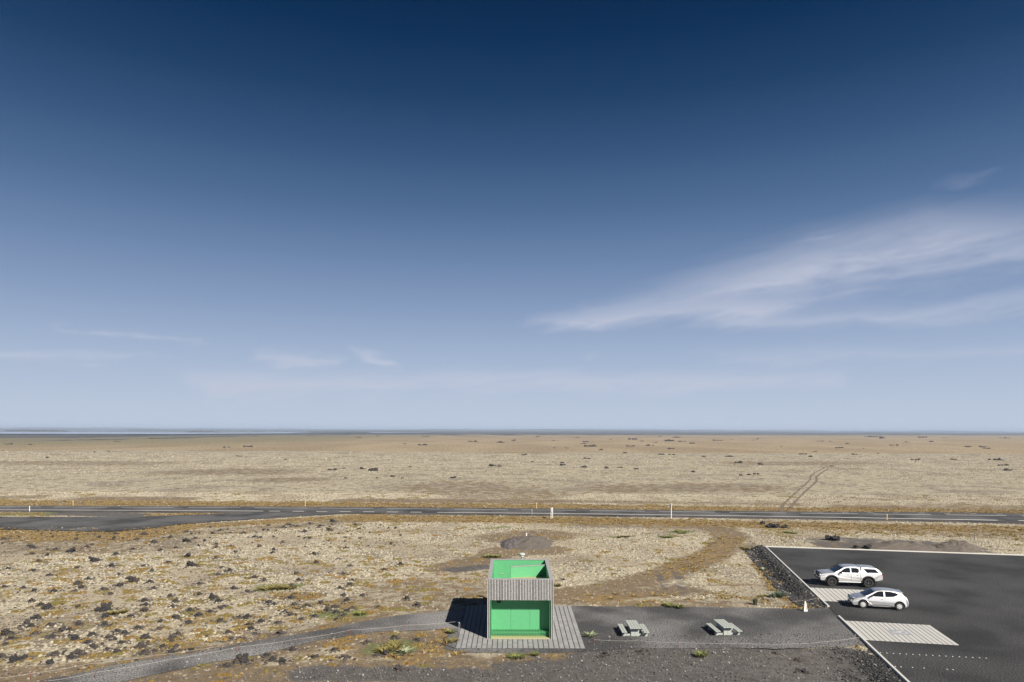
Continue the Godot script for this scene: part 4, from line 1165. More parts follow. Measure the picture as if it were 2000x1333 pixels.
func build_posts() -> void:
	# white tapered bollard where the path meets the car park
	var t := thing("bollard", "white tapered bollard with dark recessed panel by the path", "bollard", Vector3(22.77, 0.03, -52.87), 0.15)
	var st := tool()
	for s in [[0.15, 0.11, 0.0, 0.055, 0.042, 0.66], [0.055, 0.042, 0.66, 0.012, 0.012, 0.78]]:
		var lo := []
		var hi := []
		for q in [[-1, -1], [1, -1], [1, 1], [-1, 1]]:
			lo.append(Vector3(q[0] * s[0], s[2], q[1] * s[1]))
			hi.append(Vector3(q[0] * s[3], s[5], q[1] * s[4]))
		for k in 4: quad(st, lo[k], lo[(k + 1) % 4], hi[(k + 1) % 4], hi[k], Vector3(0, (s[2] + s[5]) / 2, 0))
	put("body", done(st), M.white, t)
	st = tool()
	var f := func(x: float, y: float) -> Vector3: return Vector3(x, y, lerpf(0.11, 0.042, y / 0.66) + 0.004)
	quad(st, f.call(0.01, 0.12), f.call(0.075, 0.12), f.call(0.05, 0.42), f.call(0.0, 0.42), Vector3.ZERO)
	put("panel", done(st), M.tabledark, t)
	# road marker posts
	for p in [[[4.42, -121.31], "pale road marker post past the far verge, opposite the white sign", M.yellow], [[58.88, -106.98], "yellow road marker post on the near verge beyond the car park", M.yellow], [[-37.31, -123.26], "pale road marker post on the far verge opposite the junction dashes", M.yellow], [[-79.24, -123.19], "short pale marker post on the far verge, opposite the gravel strip between the roads", M.yellow], [[-80.80, -114.29], "white road marker post between asphalt road and side road", M.white], [[3.33, -112.18], "thin grey marker post on the near verge beside the sign's shadow", M.galv]]:
		var o := thing("road_marker_post", p[1], "road marker", Vector3(p[0][0], 0.0, p[0][1]), 0.0, "marker posts along the asphalt road")
		put("post", box_mesh(Vector3(0.11, 1.05, 0.05), 0.012, Vector3(0, 0.45, 0)), p[2], o)
		put("reflector", box_mesh(Vector3(0.06, 0.12, 0.01), 0.0, Vector3(0, 0.85, 0.036)), M.white, o)
	# tall single pole with a road sign seen edge-on
	t = thing("road_sign", "tall white pole with a road sign seen edge-on", "road sign", Vector3(25.38, 0.0, -108.5), 0.0)
	st = tool()
	lathe(st, [Vector2(0.06, -0.1), Vector2(0.06, 2.35), Vector2(0.0, 2.36)], 10)
	put("pole", done(st), M.white, t)
	put("panel", box_mesh(Vector3(0.03, 0.75, 0.75), 0.005, Vector3(-0.075, 1.95, 0)), M.white, t)
	# lower sign on two posts, its panel across the road
	t = thing("road_sign", "low white road sign panel on two posts beside the road", "road sign", Vector3(6.2, 0.0, -107.3), 0.0)
	for q in [[-0.02, 0.0], [0.28, -0.9]]:
		st = tool()
		lathe(st, [Vector2(0.055, -0.1), Vector2(0.055, 1.72), Vector2(0.0, 1.73)], 10)
		put("post", done(st), M.white, t).position = Vector3(q[0], 0, q[1])
	put("panel", box_mesh(Vector3(0.04, 0.62, 1.25), 0.005, Vector3(0.0, 1.38, 0)).duplicate(), M.white, t)
	t.get_node("panel").position = Vector3(0.06, 0, -0.45)
	t.get_node("panel").rotation.y = -0.12
	# little white stake on the earth mound
	o_stake()

func o_stake() -> void:
	var o := put("stake", box_mesh(Vector3(0.13, 0.4, 0.1), 0.02), M.white)
	o.position = Vector3(1.9, 0.55, -87.6)
	tag(o, "short white stake on top of the earth mound", "stake")

# ------------------------------------------------------------------ mounds
func mound(called: String, label: String, at: Vector3, sx: float, sz: float, h: float, m: Material, seed_: int) -> void:
	var n := FastNoiseLite.new()
	n.seed = seed_
	n.frequency = 0.5
	n.fractal_octaves = 4
	var st := SurfaceTool.new()
	st.begin(Mesh.PRIMITIVE_TRIANGLES)
	st.set_smooth_group(0)
	var rings := 22
	var sides := 48
	var rows := []
	for i in rings + 1:
		var t := float(i) / rings
		var row := []
		for k in sides:
			var ang := TAU * k / sides
			var rim := 1.0 + 0.22 * n.get_noise_2d(cos(ang) * 3.0, sin(ang) * 3.0 + 9.0)
			var x := cos(ang) * sx * t * rim
			var z := sin(ang) * sz * t * rim
			row.append(Vector3(x, h * (pow(cos(t * PI / 2.0), 1.4)) * (1.0 + 0.45 * n.get_noise_2d(x, z)) + 0.14 * n.get_noise_2d(x * 4.0, z * 4.0) - 0.16 * t * t, z))
		rows.append(row)
	for i in rings:
		for k in sides:
			quad(st, rows[i][k], rows[i][(k + 1) % sides], rows[i + 1][(k + 1) % sides], rows[i + 1][k], Vector3(0, -60, 0))
	st.generate_normals()
	var o := put(called, st.commit(), m)
	o.position = at
	tag(o, label, "mound")

func build_mounds() -> void:
	mound("earth_mound", "brown earth mound rising behind the green hut", Vector3(2.2, gh(2.2, -84.0) - 0.05, -84.0), 3.8, 6.0, 0.8, M.earth, 71)
	mound("cinder_slope", "smooth dark cinder heap leaning on the earth mound", Vector3(0.0, gh(0.0, -82.5) - 0.05, -82.5), 1.9, 4.0, 0.75, M.cinder, 72)
	mound("rubble_mound", "long low rubble bank beyond the car park's far kerb", Vector3(47.0, -0.15, -82.5), 6.5, 3.0, 0.75, M.rubble, 73)
	mound("rubble_mound", "dark rounded rubble heap at the end of the bank", Vector3(53.5, -0.15, -82.0), 4.0, 2.6, 0.9, M.rubble, 74)

# ------------------------------------------------------------------ stones and plants
func is_hard(x: float, z: float) -> bool:
	var p := Vector2(x, z)
	if Geometry2D.is_point_in_polygon(p, lot_poly): return true
	if z < -96.0: return Geometry2D.is_point_in_polygon(p, shoulder_poly) or Geometry2D.is_point_in_polygon(p, side_poly)
	return z > -56.0 and (Geometry2D.is_point_in_polygon(p, path_poly) or Geometry2D.is_point_in_polygon(p, yard_poly) or Geometry2D.is_point_in_polygon(p, paving_poly))

var stones := []

# where on the moss something lies, told by what is next to it
func spot_words(x: float, z: float) -> String:
	var p := Vector2(x, z)
	var to_path := 99.0
	for q in path_poly: to_path = minf(to_path, p.distance_to(q))
	var to_road := 99.0
	for q in side_poly: to_road = minf(to_road, p.distance_to(q))
	if to_path < 1.6: return "right beside the gravel path"
	if to_path < 4.5: return "on moss a few steps from the path"
	if to_road < 4.0: return "on the verge of the side road"
	if to_road < 12.0: return "on moss not far below the side road"
	if Vector2(x + 1.6, z + 49.0).length() < 16.0: return "on the moss near the green hut"
	return "out in the middle of the moss field" if z > -72.0 else "in the stony belt halfway to the side road"

func name_rock(o: Node, hue: int, s: float, x: float, z: float) -> void:
	var label := "%s %s lava rock lying alone %s" % ["tiny" if s < 0.28 else ("small" if s < 0.38 else "middling"), ["dark grey", "brown", "charcoal"][hue], spot_words(x, z)]
	tag(o, label, "rock", label.replace("rock", "rocks"))

func build_rocks() -> void:
	for k in 7: stones.append(stone_mesh(400 + k, [0.8, 0.95, 0.7, 1.05, 0.85, 0.65, 0.9][k], 0.55))
	var woods := [M.lava, M.lava_b, M.lava_c]
	var hues := ["dark grey", "brown", "charcoal"]
	for r in ROCKS:
		var s: float = clampf(r[2], 0.16, 1.1)
		var at := Vector3(r[0], gh(r[0], r[1]), r[1])
		var foreground: bool = r[1] > -44.5 and r[0] > 3.0
		if s > 0.5:
			# a heap of several stones
			var hue := rng.randi() % 3
			var label := "%s %s heap of lava stones %s" % ["large" if s > 0.75 else "small", hues[hue], spot_words(r[0], r[1])]
			var group := label.replace("heap", "heaps")
			if foreground:
				label = "dark stone heap on the gravel strip in front"
				group = "stone heaps on the gravel strip"
			var t := thing("stone_heap", label, "stone heap", at, rng.randf() * TAU, group)
			var parts := 9 if s > 0.75 else 6
			for k in parts:
				var o := put("stone", stones[rng.randi() % 7], woods[hue if k < 4 else rng.randi() % 3], t)
				var q := s * (0.55 if k == 0 else rng.randf_range(0.22, 0.42))
				var ang := TAU * k / parts + rng.randf()
				var d := 0.0 if k == 0 else s * rng.randf_range(0.26, 0.42)
				o.position = Vector3(cos(ang) * d, q * (0.42 if k == 0 else 0.28) + (s * 0.28 if k > 5 else 0.0), sin(ang) * d * (0.5 if k > 5 else 1.0))
				o.rotation = Vector3(rng.randf_range(-0.4, 0.4), rng.randf() * TAU, rng.randf_range(-0.4, 0.4))
				o.scale = Vector3(q, q * rng.randf_range(0.85, 1.15), q)
		else:
			var hue := rng.randi() % 3
			var o := put("lava_rock", stones[rng.randi() % 7], woods[hue])
			o.position = at + Vector3(0, s * 0.2, 0)
			o.rotation = Vector3(rng.randf_range(-0.3, 0.3), rng.randf() * TAU, rng.randf_range(-0.3, 0.3))
			o.scale = Vector3(s * 0.95, s * rng.randf_range(0.7, 1.1), s * 0.85)
			if foreground: tag(o, "single dark stone on the gravel strip in front", "rock", "single stones on the gravel strip")
			else: name_rock(o, hue, s, r[0], r[1])
	# more single rocks in the belt below the side road
	for k in 190:
		var x := rng.randf_range(-80.0, -14.0)
		var z := -rng.randf_range(78.0, 101.0)
		if is_hard(x, z) or absf(x) > -z * 0.78: continue
		if rng.randf() > 0.35 + (-z - 78.0) / 35.0: continue
		var s := rng.randf_range(0.16, 0.42)
		var hue := rng.randi() % 3
		var o := put("lava_rock", stones[rng.randi() % 7], woods[hue])
		o.position = Vector3(x, gh(x, z) + s * 0.2, z)
		o.rotation.y = rng.randf() * TAU
		o.scale = Vector3(s, s * rng.randf_range(0.9, 1.3), s)
		name_rock(o, hue, s, x, z)
	# outcrops beyond the road: broken crusts of lava
	for r in OUTCROPS:
		var d: float = -r[1]
		var s: float = r[2]
		var hue := rng.randi() % 2
		var label := "%s %s lava outcrop %s" % ["low little" if s < 3.5 else ("jagged" if s < 9.0 else "broad"), ["dark grey", "brownish"][hue], "a short way beyond the road" if d < 260.0 else ("halfway out on the plain" if d < 520.0 else "far out near the plain's dark edge")]
		var t := thing("lava_outcrop", label, "outcrop", Vector3(r[0], gh(r[0], r[1]), r[1]), 0.0, label.replace("outcrop", "outcrops"))
		var parts := clampi(int(s * 0.9) + 3, 4, 10)
		for k in parts:
			var o := put("stone", stones[rng.randi() % 7], woods[hue], t)
			var q := s / parts * rng.randf_range(1.2, 2.4)
			var hgt := minf(q, 1.3 + d * 0.002) * rng.randf_range(0.4, 1.1)
			o.position = Vector3((rng.randf() - 0.5) * s * 0.85, hgt * 0.22, (rng.randf() - 0.5) * s * 0.8)
			o.rotation.y = rng.randf() * TAU
			o.scale = Vector3(q, hgt, q)
	# block piles by the road and on the rubble bank
	for r in [[[38.20, -97.61], "pile of black lava blocks by the road verge", 6, 3.0, 0.0], [[41.24, -86.88], "black lava blocks at the tip of the rubble bank", 3, 1.6, 0.15], [[42.62, -81.65], "two dark blocks against the car park's far kerb", 2, 2.4, 0.05], [[37.38, -100.73], "single black block at the bend of the dirt track", 1, 0.3, 0.0]]:
		var t := thing("stone_pile", r[1], "stone pile", Vector3(r[0][0], maxf(gh(r[0][0], r[0][1]), -0.2), r[0][1]), 0.0)
		for k in int(r[2]):
			var o := put("block", stones[rng.randi() % 7], M.lava_c, t)
			var q := rng.randf_range(0.55, 0.95)
			o.position = Vector3((float(k) / r[2] - 0.5) * r[3], q * 0.25 + float(r[4]), rng.randf_range(-0.5, 0.5))
			o.rotation.y = rng.randf() * TAU
			o.scale = Vector3.ONE * q

func scatter(called: String, label: String, category: String, mesh: Mesh, m: Material, rows: PackedFloat32Array) -> void:
	if rows.is_empty(): return
	var mm := MultiMesh.new()
	mm.transform_format = MultiMesh.TRANSFORM_3D
	mm.use_colors = true
	mm.mesh = mesh
	mm.instance_count = rows.size() / 16
	mm.buffer = rows
	var o := MultiMeshInstance3D.new()
	o.name = numbered(called)
	o.multimesh = mm
	o.material_override = m
	add_child(o)
	tag(o, label, category, "", "stuff")

func row(into: PackedFloat32Array, at: Vector3, sx: float, sy: float, sz: float, turn: float, c: Color) -> void:
	var co := cos(turn)
	var si := sin(turn)
	into.append_array(PackedFloat32Array([co * sx, 0.0, si * sz, at.x, 0.0, sy, 0.0, at.y, -si * sx, 0.0, co * sz, at.z, c.r, c.g, c.b, 1.0]))

func zone_val(c: int, x: float, z: float) -> float:
	if z > NEAR_Z0: return zone_at(zone_near[c], (x - NEAR_X0) / (NEAR_X1 - NEAR_X0) * zn_w - 0.5, (z - NEAR_Z0) / (NEAR_Z1 - NEAR_Z0) * zn_h - 0.5)
	return zone_at(zone_mid[c], (x - MID_X0) / (MID_X1 - MID_X0) * zn_w - 0.5, (z - MID_Z0) / (NEAR_Z0 - MID_Z0) * zn_h - 0.5)

func build_moss() -> void:
	var pale := PackedFloat32Array()
	var ochre := PackedFloat32Array()
	var grass := PackedFloat32Array()
	var spot := FastNoiseLite.new()
	spot.seed = 77
	spot.frequency = 0.16
	spot.fractal_octaves = 3
	for k in 330000:
		# even cover of the stretch in view, nearer ground first
		var d := sqrt(rng.randf_range(36.0 * 36.0, 150.0 * 150.0)) if k < 210000 else sqrt(rng.randf_range(118.0 * 118.0, 420.0 * 420.0))
		var x := rng.randf_range(-0.8, 0.8) * d
		var z := -d
		if z > NEAR_Z0 and absf(x) > 99.0: continue
		if d > 200.0 and rng.randf() < (d - 200.0) / 220.0: continue
		if is_hard(x, z): continue
		var dirt := zone_val(0, x, z)
		var och := zone_val(1, x, z)
		var grav := zone_val(2, x, z)
		var grn := zone_val(3, x, z)
		var n := spot.get_noise_2d(x, z) + 0.35 * patchy.get_noise_2d(x * 0.6, z * 0.6)
		if grav > 0.45: continue
		if (dirt > 0.42 or och > 0.5) and rng.randf() < 0.7: continue
		var far_k := 1.0 + maxf(0.0, d - 120.0) * 0.006
		var s := rng.randf_range(0.12, 0.34) * far_k
		var hgt := s * (rng.randf_range(0.12, 0.26) if rng.randf() < 0.75 else rng.randf_range(0.3, 0.5))
		var y := gh(x, z) - 0.01
		var v := rng.randf_range(0.82, 1.12)
		if grn > 0.35 and rng.randf() < 0.75:
			row(ochre, Vector3(x, y, z), s, hgt, s, rng.randf() * TAU, Color(0.11, 0.13, 0.04) * v)
		elif n > 0.44 - och * 0.5 or (och > 0.55 and rng.randf() < 0.6):
			var c := Color(0.175, 0.11, 0.036).lerp(Color(0.118, 0.106, 0.03), rng.randf()) * v
			if och > 0.5: c = c.lerp(Color(0.235, 0.16, 0.067), rng.randf() * 0.8)
			row(ochre, Vector3(x, y, z), s * 1.25, hgt * 1.05, s, rng.randf() * TAU, c)
		else:
			var c := Color(0.345, 0.306, 0.226).lerp(Color(0.295, 0.272, 0.216), rng.randf()) * v
			var dry := clampf(patchy.get_noise_2d(x * 1.6 + 40.0, z * 1.6) * 2.2, 0.0, 0.75)
			if dry > 0.0: c = c.lerp(Color(0.19, 0.152, 0.112), dry)
			if rng.randf() < 0.13: c = Color(0.125, 0.093, 0.062) * v
			if dirt > 0.4: c = c.lerp(Color(0.145, 0.106, 0.07), dirt * 0.8)
			row(pale, Vector3(x, y, z), s * 1.2, hgt, s, rng.randf() * TAU, c)
	# distinct ochre and olive patches among the stones
	for k in 2300:
		var d := sqrt(rng.randf_range(36.0 * 36.0, 112.0 * 112.0))
		var x := rng.randf_range(-0.8, 0.8) * d
		var z := -d
		var thick := 0.9 if x < -2.0 and d < 75.0 else 0.16
		if rng.randf() > thick or is_hard(x, z) or zone_val(2, x, z) > 0.4: continue
		var wide := rng.randf_range(0.25, 0.8)
		var deep := wide * rng.randf_range(0.5, 1.0)
		var base := Color(0.15, 0.088, 0.022).lerp(Color(0.105, 0.09, 0.02), rng.randf())
		for q in int(8 + wide * deep * 46.0):
			var ang := rng.randf() * TAU
			var rr := sqrt(rng.randf())
			var px := x + cos(ang) * rr * wide
			var pz := z + sin(ang) * rr * deep
			if is_hard(px, pz): continue
			var s := rng.randf_range(0.14, 0.34)
			row(ochre, Vector3(px, gh(px, pz) - 0.005, pz), s * 1.2, s * rng.randf_range(0.3, 0.5) * (1.25 - rr * 0.6), s, rng.randf() * TAU, base * rng.randf_range(0.8, 1.25))
	scatter("pale_moss", "pale grey-beige moss cushions covering the lava plain", "moss", cushion_mesh(1, 8, 2, 2.0), M.tint, pale)
	scatter("ochre_moss", "ochre and olive moss cushions in patches on the plain", "moss", cushion_mesh(2, 8, 3, 2.4), M.tint, ochre)
	# dry grass along verges and path edges
	for k in 30000:
		var d := sqrt(rng.randf_range(36.0 * 36.0, 150.0 * 150.0))
		var x := rng.randf_range(-0.8, 0.8) * d
		var z := -d
		if absf(x) > 99.0 or is_hard(x, z): continue
		var och := zone_val(1, x, z)
		if och < 0.4 or rng.randf() > och or zone_val(2, x, z) > 0.4: continue
		var s := rng.randf_range(0.3, 0.6)
		row(grass, Vector3(x, gh(x, z), z), s, s * rng.randf_range(0.3, 0.55), s, rng.randf() * TAU, Color(1, 1, 1) * rng.randf_range(0.75, 1.15))
	scatter("dry_grass", "dry straw-coloured grass along the verges", "grass", tuft_mesh(5, 16, 0.6, Color(0.28, 0.19, 0.072), Color(0.21, 0.155, 0.05)), M.tint, grass)
	# loose stones: the embankment, the gravel strip in front, path edges
	var dark := PackedFloat32Array()
	for k in 30000:
		var v := rng.randf_range(-1.0, 29.0)
		var u := -rng.randf_range(0.15, 2.35)
		var p := lot(u, v)
		if k % 4 == 0:
			v = rng.randf_range(38.6, 47.0)
			u = -rng.randf_range(0.15, 3.4)
			p = lot(u, v)
		if v > 37.0 and rng.randf() > smoothstep(38.6, 41.0, v) * smoothstep(3.4, 1.6, -u): continue
		if v > 25.0 and v < 29.0 and rng.randf() < (v - 25.0) / 4.0: continue
		if is_hard(p.x, p.z): continue
		var s := rng.randf_range(0.05, 0.15) if rng.randf() < 0.9 else rng.randf_range(0.15, 0.28)
		if v > 37.0: s *= 0.6
		var c := Color(0.028, 0.028, 0.030) * rng.randf_range(0.6, 1.7)
		if rng.randf() < 0.04: c = Color(0.18, 0.176, 0.172)
		row(dark, p + Vector3(0, gh(p.x, p.z) + s * 0.2, 0), s, s * 0.75, s, rng.randf() * TAU, c)
	scatter("embankment_stones", "black broken stone on the embankment below the car park kerb", "stones", stone_mesh(500, 0.8, 0.3), M.tint, dark)
	# broken lava round the rocks and strewn over the field
	var rub := PackedFloat32Array()
	for k in 15000:
		var x := 0.0
		var z := 0.0
		if k % 3:
			var r: Array = ROCKS[rng.randi() % ROCKS.size()]
			var ang := rng.randf() * TAU
			var d: float = r[2] * (0.4 + 1.6 * rng.randf() * rng.randf())
			x = r[0] + cos(ang) * d
			z = r[1] + sin(ang) * d
		else:
			var d := sqrt(rng.randf_range(38.0 * 38.0, 102.0 * 102.0))
			x = -rng.randf_range(0.02, 0.8) * d
			z = -d
			if x > -14.0 and rng.randf() < 0.7: continue
		if is_hard(x, z): continue
		var s := rng.randf_range(0.05, 0.13) if rng.randf() < 0.8 else rng.randf_range(0.12, 0.22)
		row(rub, Vector3(x, gh(x, z) + s * 0.15, z), s, s * rng.randf_range(0.6, 1.0), s * 0.9, rng.randf() * TAU, Color(0.05, 0.043, 0.039) * rng.randf_range(0.5, 1.6))
	scatter("lava_rubble", "small broken lava strewn between the rocks on the moss", "rubble", stone_mesh(502, 0.8, 0.4), M.tint, rub)
	var peb := PackedFloat32Array()
	for k in 26000:
		var x := rng.randf_range(-30.0, 24.0)
		var z := -rng.randf_range(36.5, 47.0)
		var g := zone_val(2, x, z) + 0.6 * zone_val(0, x, z)
		var on := Geometry2D.is_point_in_polygon(Vector2(x, z), path_poly) or Geometry2D.is_point_in_polygon(Vector2(x, z), yard_poly)
		if on:
			if rng.randf() < 0.6: continue
		elif g < 0.35 or rng.randf() > g: continue
		if Geometry2D.is_point_in_polygon(Vector2(x, z), paving_poly) or Geometry2D.is_point_in_polygon(Vector2(x, z), lot_poly): continue
		var s := rng.randf_range(0.025, 0.07) if rng.randf() < 0.93 else rng.randf_range(0.08, 0.15)
		var c := Color(0.085, 0.083, 0.085) * rng.randf_range(0.5, 1.6)
		if rng.randf() < 0.10: c = Color(0.27, 0.262, 0.255)
		row(peb, Vector3(x, maxf(gh(x, z), 0.03 if on else -9.0) + s * 0.25, z), s, s * 0.8, s, rng.randf() * TAU, c)
	scatter("loose_gravel", "loose grey pebbles on the path and front gravel strip", "gravel", stone_mesh(501, 0.8, 0.25), M.tint, peb)

func build_plants() -> void:
	var kinds := {
		"green": tuft_mesh(11, 90, 0.75, Color(0.075, 0.105, 0.022), Color(0.17, 0.17, 0.05)),
		"olive": tuft_mesh(12, 110, 0.8, Color(0.10, 0.095, 0.022), Color(0.19, 0.155, 0.055)),
		"pale": tuft_mesh(13, 45, 1.0, Color(0.21, 0.25, 0.14), Color(0.30, 0.32, 0.21), 0.09),
		"lupin": tuft_mesh(14, 70, 0.9, Color(0.075, 0.11, 0.07), Color(0.14, 0.17, 0.12), 0.08),
		"shrub": tuft_mesh(15, 60, 0.5, Color(0.02, 0.035, 0.015), Color(0.05, 0.06, 0.03), 0.06),
	}
	for p in [[[-11.44, -51.55], "green", 0.90, 0.28, "bright green grass tuft on moss left of the paving"], [[-7.59, -43.32], "olive", 1.56, 0.35, "large olive grass clump on moss in front of the path"], [[-6.68, -42.73], "pale", 1.00, 0.30, "pale silvery plant beside the large olive grass clump"], [[-2.08, -74.61], "green", 1.39, 0.32, "green grass clump right behind the hut's back wall"], [[12.84, -54.11], "green", 1.23, 0.28, "green grass clump where dirt track meets gravel yard"], [[11.78, -42.25], "green", 0.82, 0.35, "bright green plant on gravel strip before the picnic tables"], [[22.83, -58.29], "lupin", 1.07, 0.50, "bluish leafy plant at the foot of the stone embankment"], [[5.31, -46.14], "pale", 0.70, 0.35, "pale straggly plant at the end of the rope"], [[19.59, -54.83], "shrub", 0.50, 0.65, "dark upright shrub on moss near the embankment"], [[-4.17, -46.84], "green", 0.66, 0.24, "green weeds at the gravel edge beside the hose"], [[-3.89, -44.92], "olive", 0.74, 0.21, "olive weeds at the gravel edge in front of the hose"], [[0.36, -41.94], "green", 0.98, 0.21, "green weeds on the verge in front of the paving"], [[1.48, -42.33], "green", 0.57, 0.21, "small green weed close to the paving's front edge"], [[-29.92, -51.74], "olive", 1.07, 0.28, "olive plant beside the biggest stone heap"], [[23.05, -92.92], "green", 1.80, 0.24, "bright green patch of grass inside the track's bend"], [[20.19, -88.89], "green", 1.31, 0.21, "green patch of grass below the brightest one in the bend"], [[28.69, -83.91], "olive", 1.23, 0.24, "olive tuft beside the dark end of the embankment"], [[14.57, -89.19], "olive", 1.23, 0.21, "olive tuft on moss short of the asphalt road"], [[-20.49, -59.51], "olive", 1.97, 0.28, "wide olive grass patch on the stony moss field"], [[4.09, -61.25], "olive", 0.74, 0.28, "small olive tuft at the hut's right side"], [[-3.02, -54.53], "olive", 0.66, 0.21, "olive tuft at the edge of the hut's shadow"], [[37.99, -92.80], "green", 1.48, 0.21, "green grass beside the pile of black blocks"], [[26.47, -71.43], "pale", 0.80, 0.30, "pale plant on the upper foot of the embankment"], [[21.60, -58.63], "olive", 0.74, 0.17, "olive tuft on moss between shrub and embankment"]]:
		var t := thing("grass_tuft" if p[1] in ["green", "olive"] else "plant", p[4], "grass tuft" if p[1] in ["green", "olive"] else "plant", Vector3(p[0][0], maxf(gh(p[0][0], p[0][1]), 0.03 if is_hard(p[0][0], p[0][1]) else -9.0), p[0][1]), rng.randf() * TAU)
		var n := 3 if p[2] > 1.0 else 1
		for k in n:
			var o := put("leaves", kinds[p[1]], M.leaf, t)
			var s: float = p[2] * (0.65 if n > 1 else 1.0)
			o.scale = Vector3(s, p[3], s * 0.8)
			o.position = Vector3((k - (n - 1) / 2.0) * p[2] * 0.38, 0, rng.randf_range(-0.15, 0.15) * (n - 1))
			o.rotation.y = rng.randf() * TAU

# ------------------------------------------------------------------ cars
# local axes: the nose is at x = 0 and points to -x, the tail lies at +x, +z is the side towards the viewer
func arch(out: Array, cx: float, cy: float, r: float, floor_y: float) -> void:
	# from the tail side over the wheel to the nose side
	var a0 := asin(clampf((floor_y - cy) / r, -1.0, 1.0))
	for k in 13:
		var a := lerpf(a0, PI - a0, k / 12.0)
		out.append(Vector2(cx + r * cos(a), cy + r * sin(a)))

func half_width(y: float, w: Array) -> float:
	for k in w.size() - 1:
		if y <= w[k + 1][0] or k == w.size() - 2:
			return lerpf(w[k][1], w[k + 1][1], clampf((y - w[k][0]) / (w[k + 1][0] - w[k][0]), 0.0, 1.0))
	return w[0][1]

# a side outline drawn out across the car, with softened edges
func shell(profile: Array, w: Array, soft := 0.035) -> ArrayMesh:
	var poly := PackedVector2Array()
	for p in profile: poly.append(p)
	var c := Vector2.ZERO
	for p in poly: c += p / poly.size()
	var n := poly.size()
	var ccw := Geometry2D.is_polygon_clockwise(poly)
	var layers := []
	for L in [[soft, -1.0], [soft * 0.3, -0.975], [0.0, -0.93], [0.0, 0.93], [soft * 0.3, 0.975], [soft, 1.0]]:
		var ring := []
		for k in n:
			var d := (poly[(k + 1) % n] - poly[(k + n - 1) % n]).normalized().orthogonal()
			if ccw: d = -d
			var p := poly[k] - d * -float(L[0])
			if Geometry2D.is_point_in_polygon(p, poly) == false and L[0] > 0.0: p = poly[k] - d * float(L[0])
			ring.append(Vector3(p.x, p.y, half_width(p.y, w) * float(L[1])))
		layers.append(ring)
	var st := SurfaceTool.new()
	st.begin(Mesh.PRIMITIVE_TRIANGLES)
	st.set_smooth_group(-1)
	for q in layers.size() - 1:
		for k in n:
			var a: Vector3 = layers[q][k]
			var e := (poly[(k + 1) % n] - poly[k]).orthogonal()
			if ccw: e = -e
			var inside := a + Vector3(-e.x, -e.y, 0) * 5.0
			if Geometry2D.is_point_in_polygon((poly[k] + poly[(k + 1) % n]) / 2.0 + e.normalized() * 0.01, poly): inside = a + Vector3(e.x, e.y, 0) * 5.0
			quad(st, layers[q][k], layers[q][(k + 1) % n], layers[q + 1][(k + 1) % n], layers[q + 1][k], inside)
	var idx := Geometry2D.triangulate_polygon(poly)
	for side in [0, layers.size() - 1]:
		for i in range(0, idx.size(), 3):
			tri(st, layers[side][idx[i]], layers[side][idx[i + 1]], layers[side][idx[i + 2]], Vector3(c.x, c.y, 0))
	return done(st)

# a thin pane that lies on the side of a shell
func pane(pts: Array, w: Array, side: float, proud := 0.006, thick := 0.004) -> ArrayMesh:
	var st := tool()
	var poly := PackedVector2Array()
	for p in pts: poly.append(p)
	var out := []
	var inn := []
	for p in pts:
		out.append(Vector3(p.x, p.y, side * (half_width(p.y, w) + proud)))
		inn.append(Vector3(p.x, p.y, side * (half_width(p.y, w) + proud - thick)))
	var idx := Geometry2D.triangulate_polygon(poly)
	for i in range(0, idx.size(), 3): tri(st, out[idx[i]], out[idx[i + 1]], out[idx[i + 2]], Vector3(pts[0].x, 0.9, 0))
	for k in pts.size():
		var c := (out[0] + out[pts.size() / 2]) / 2.0 as Vector3
		quad(st, out[k], out[(k + 1) % pts.size()], inn[(k + 1) % pts.size()], inn[k], c)
	return done(st)

# a pane across the car between two points of its outline
func screen(a: Vector2, b: Vector2, wa: float, wb: float, proud := 0.006) -> ArrayMesh:
	var d := (b - a).orthogonal().normalized()
	if d.y < 0.0: d = -d
	var st := tool()
	var q := []
	for s in [-1.0, -0.5, 0.5, 1.0]:
		var bow: float = proud + 0.02 * (1.0 - s * s)
		q.append([Vector3(a.x + d.x * bow, a.y + d.y * bow, wa * s), Vector3(b.x + d.x * bow, b.y + d.y * bow, wb * s)])
	for k in 3: quad(st, q[k][0], q[k + 1][0], q[k + 1][1], q[k][1], Vector3((a.x + b.x) / 2 - d.x, (a.y + b.y) / 2 - d.y, 0))
	return done(st)

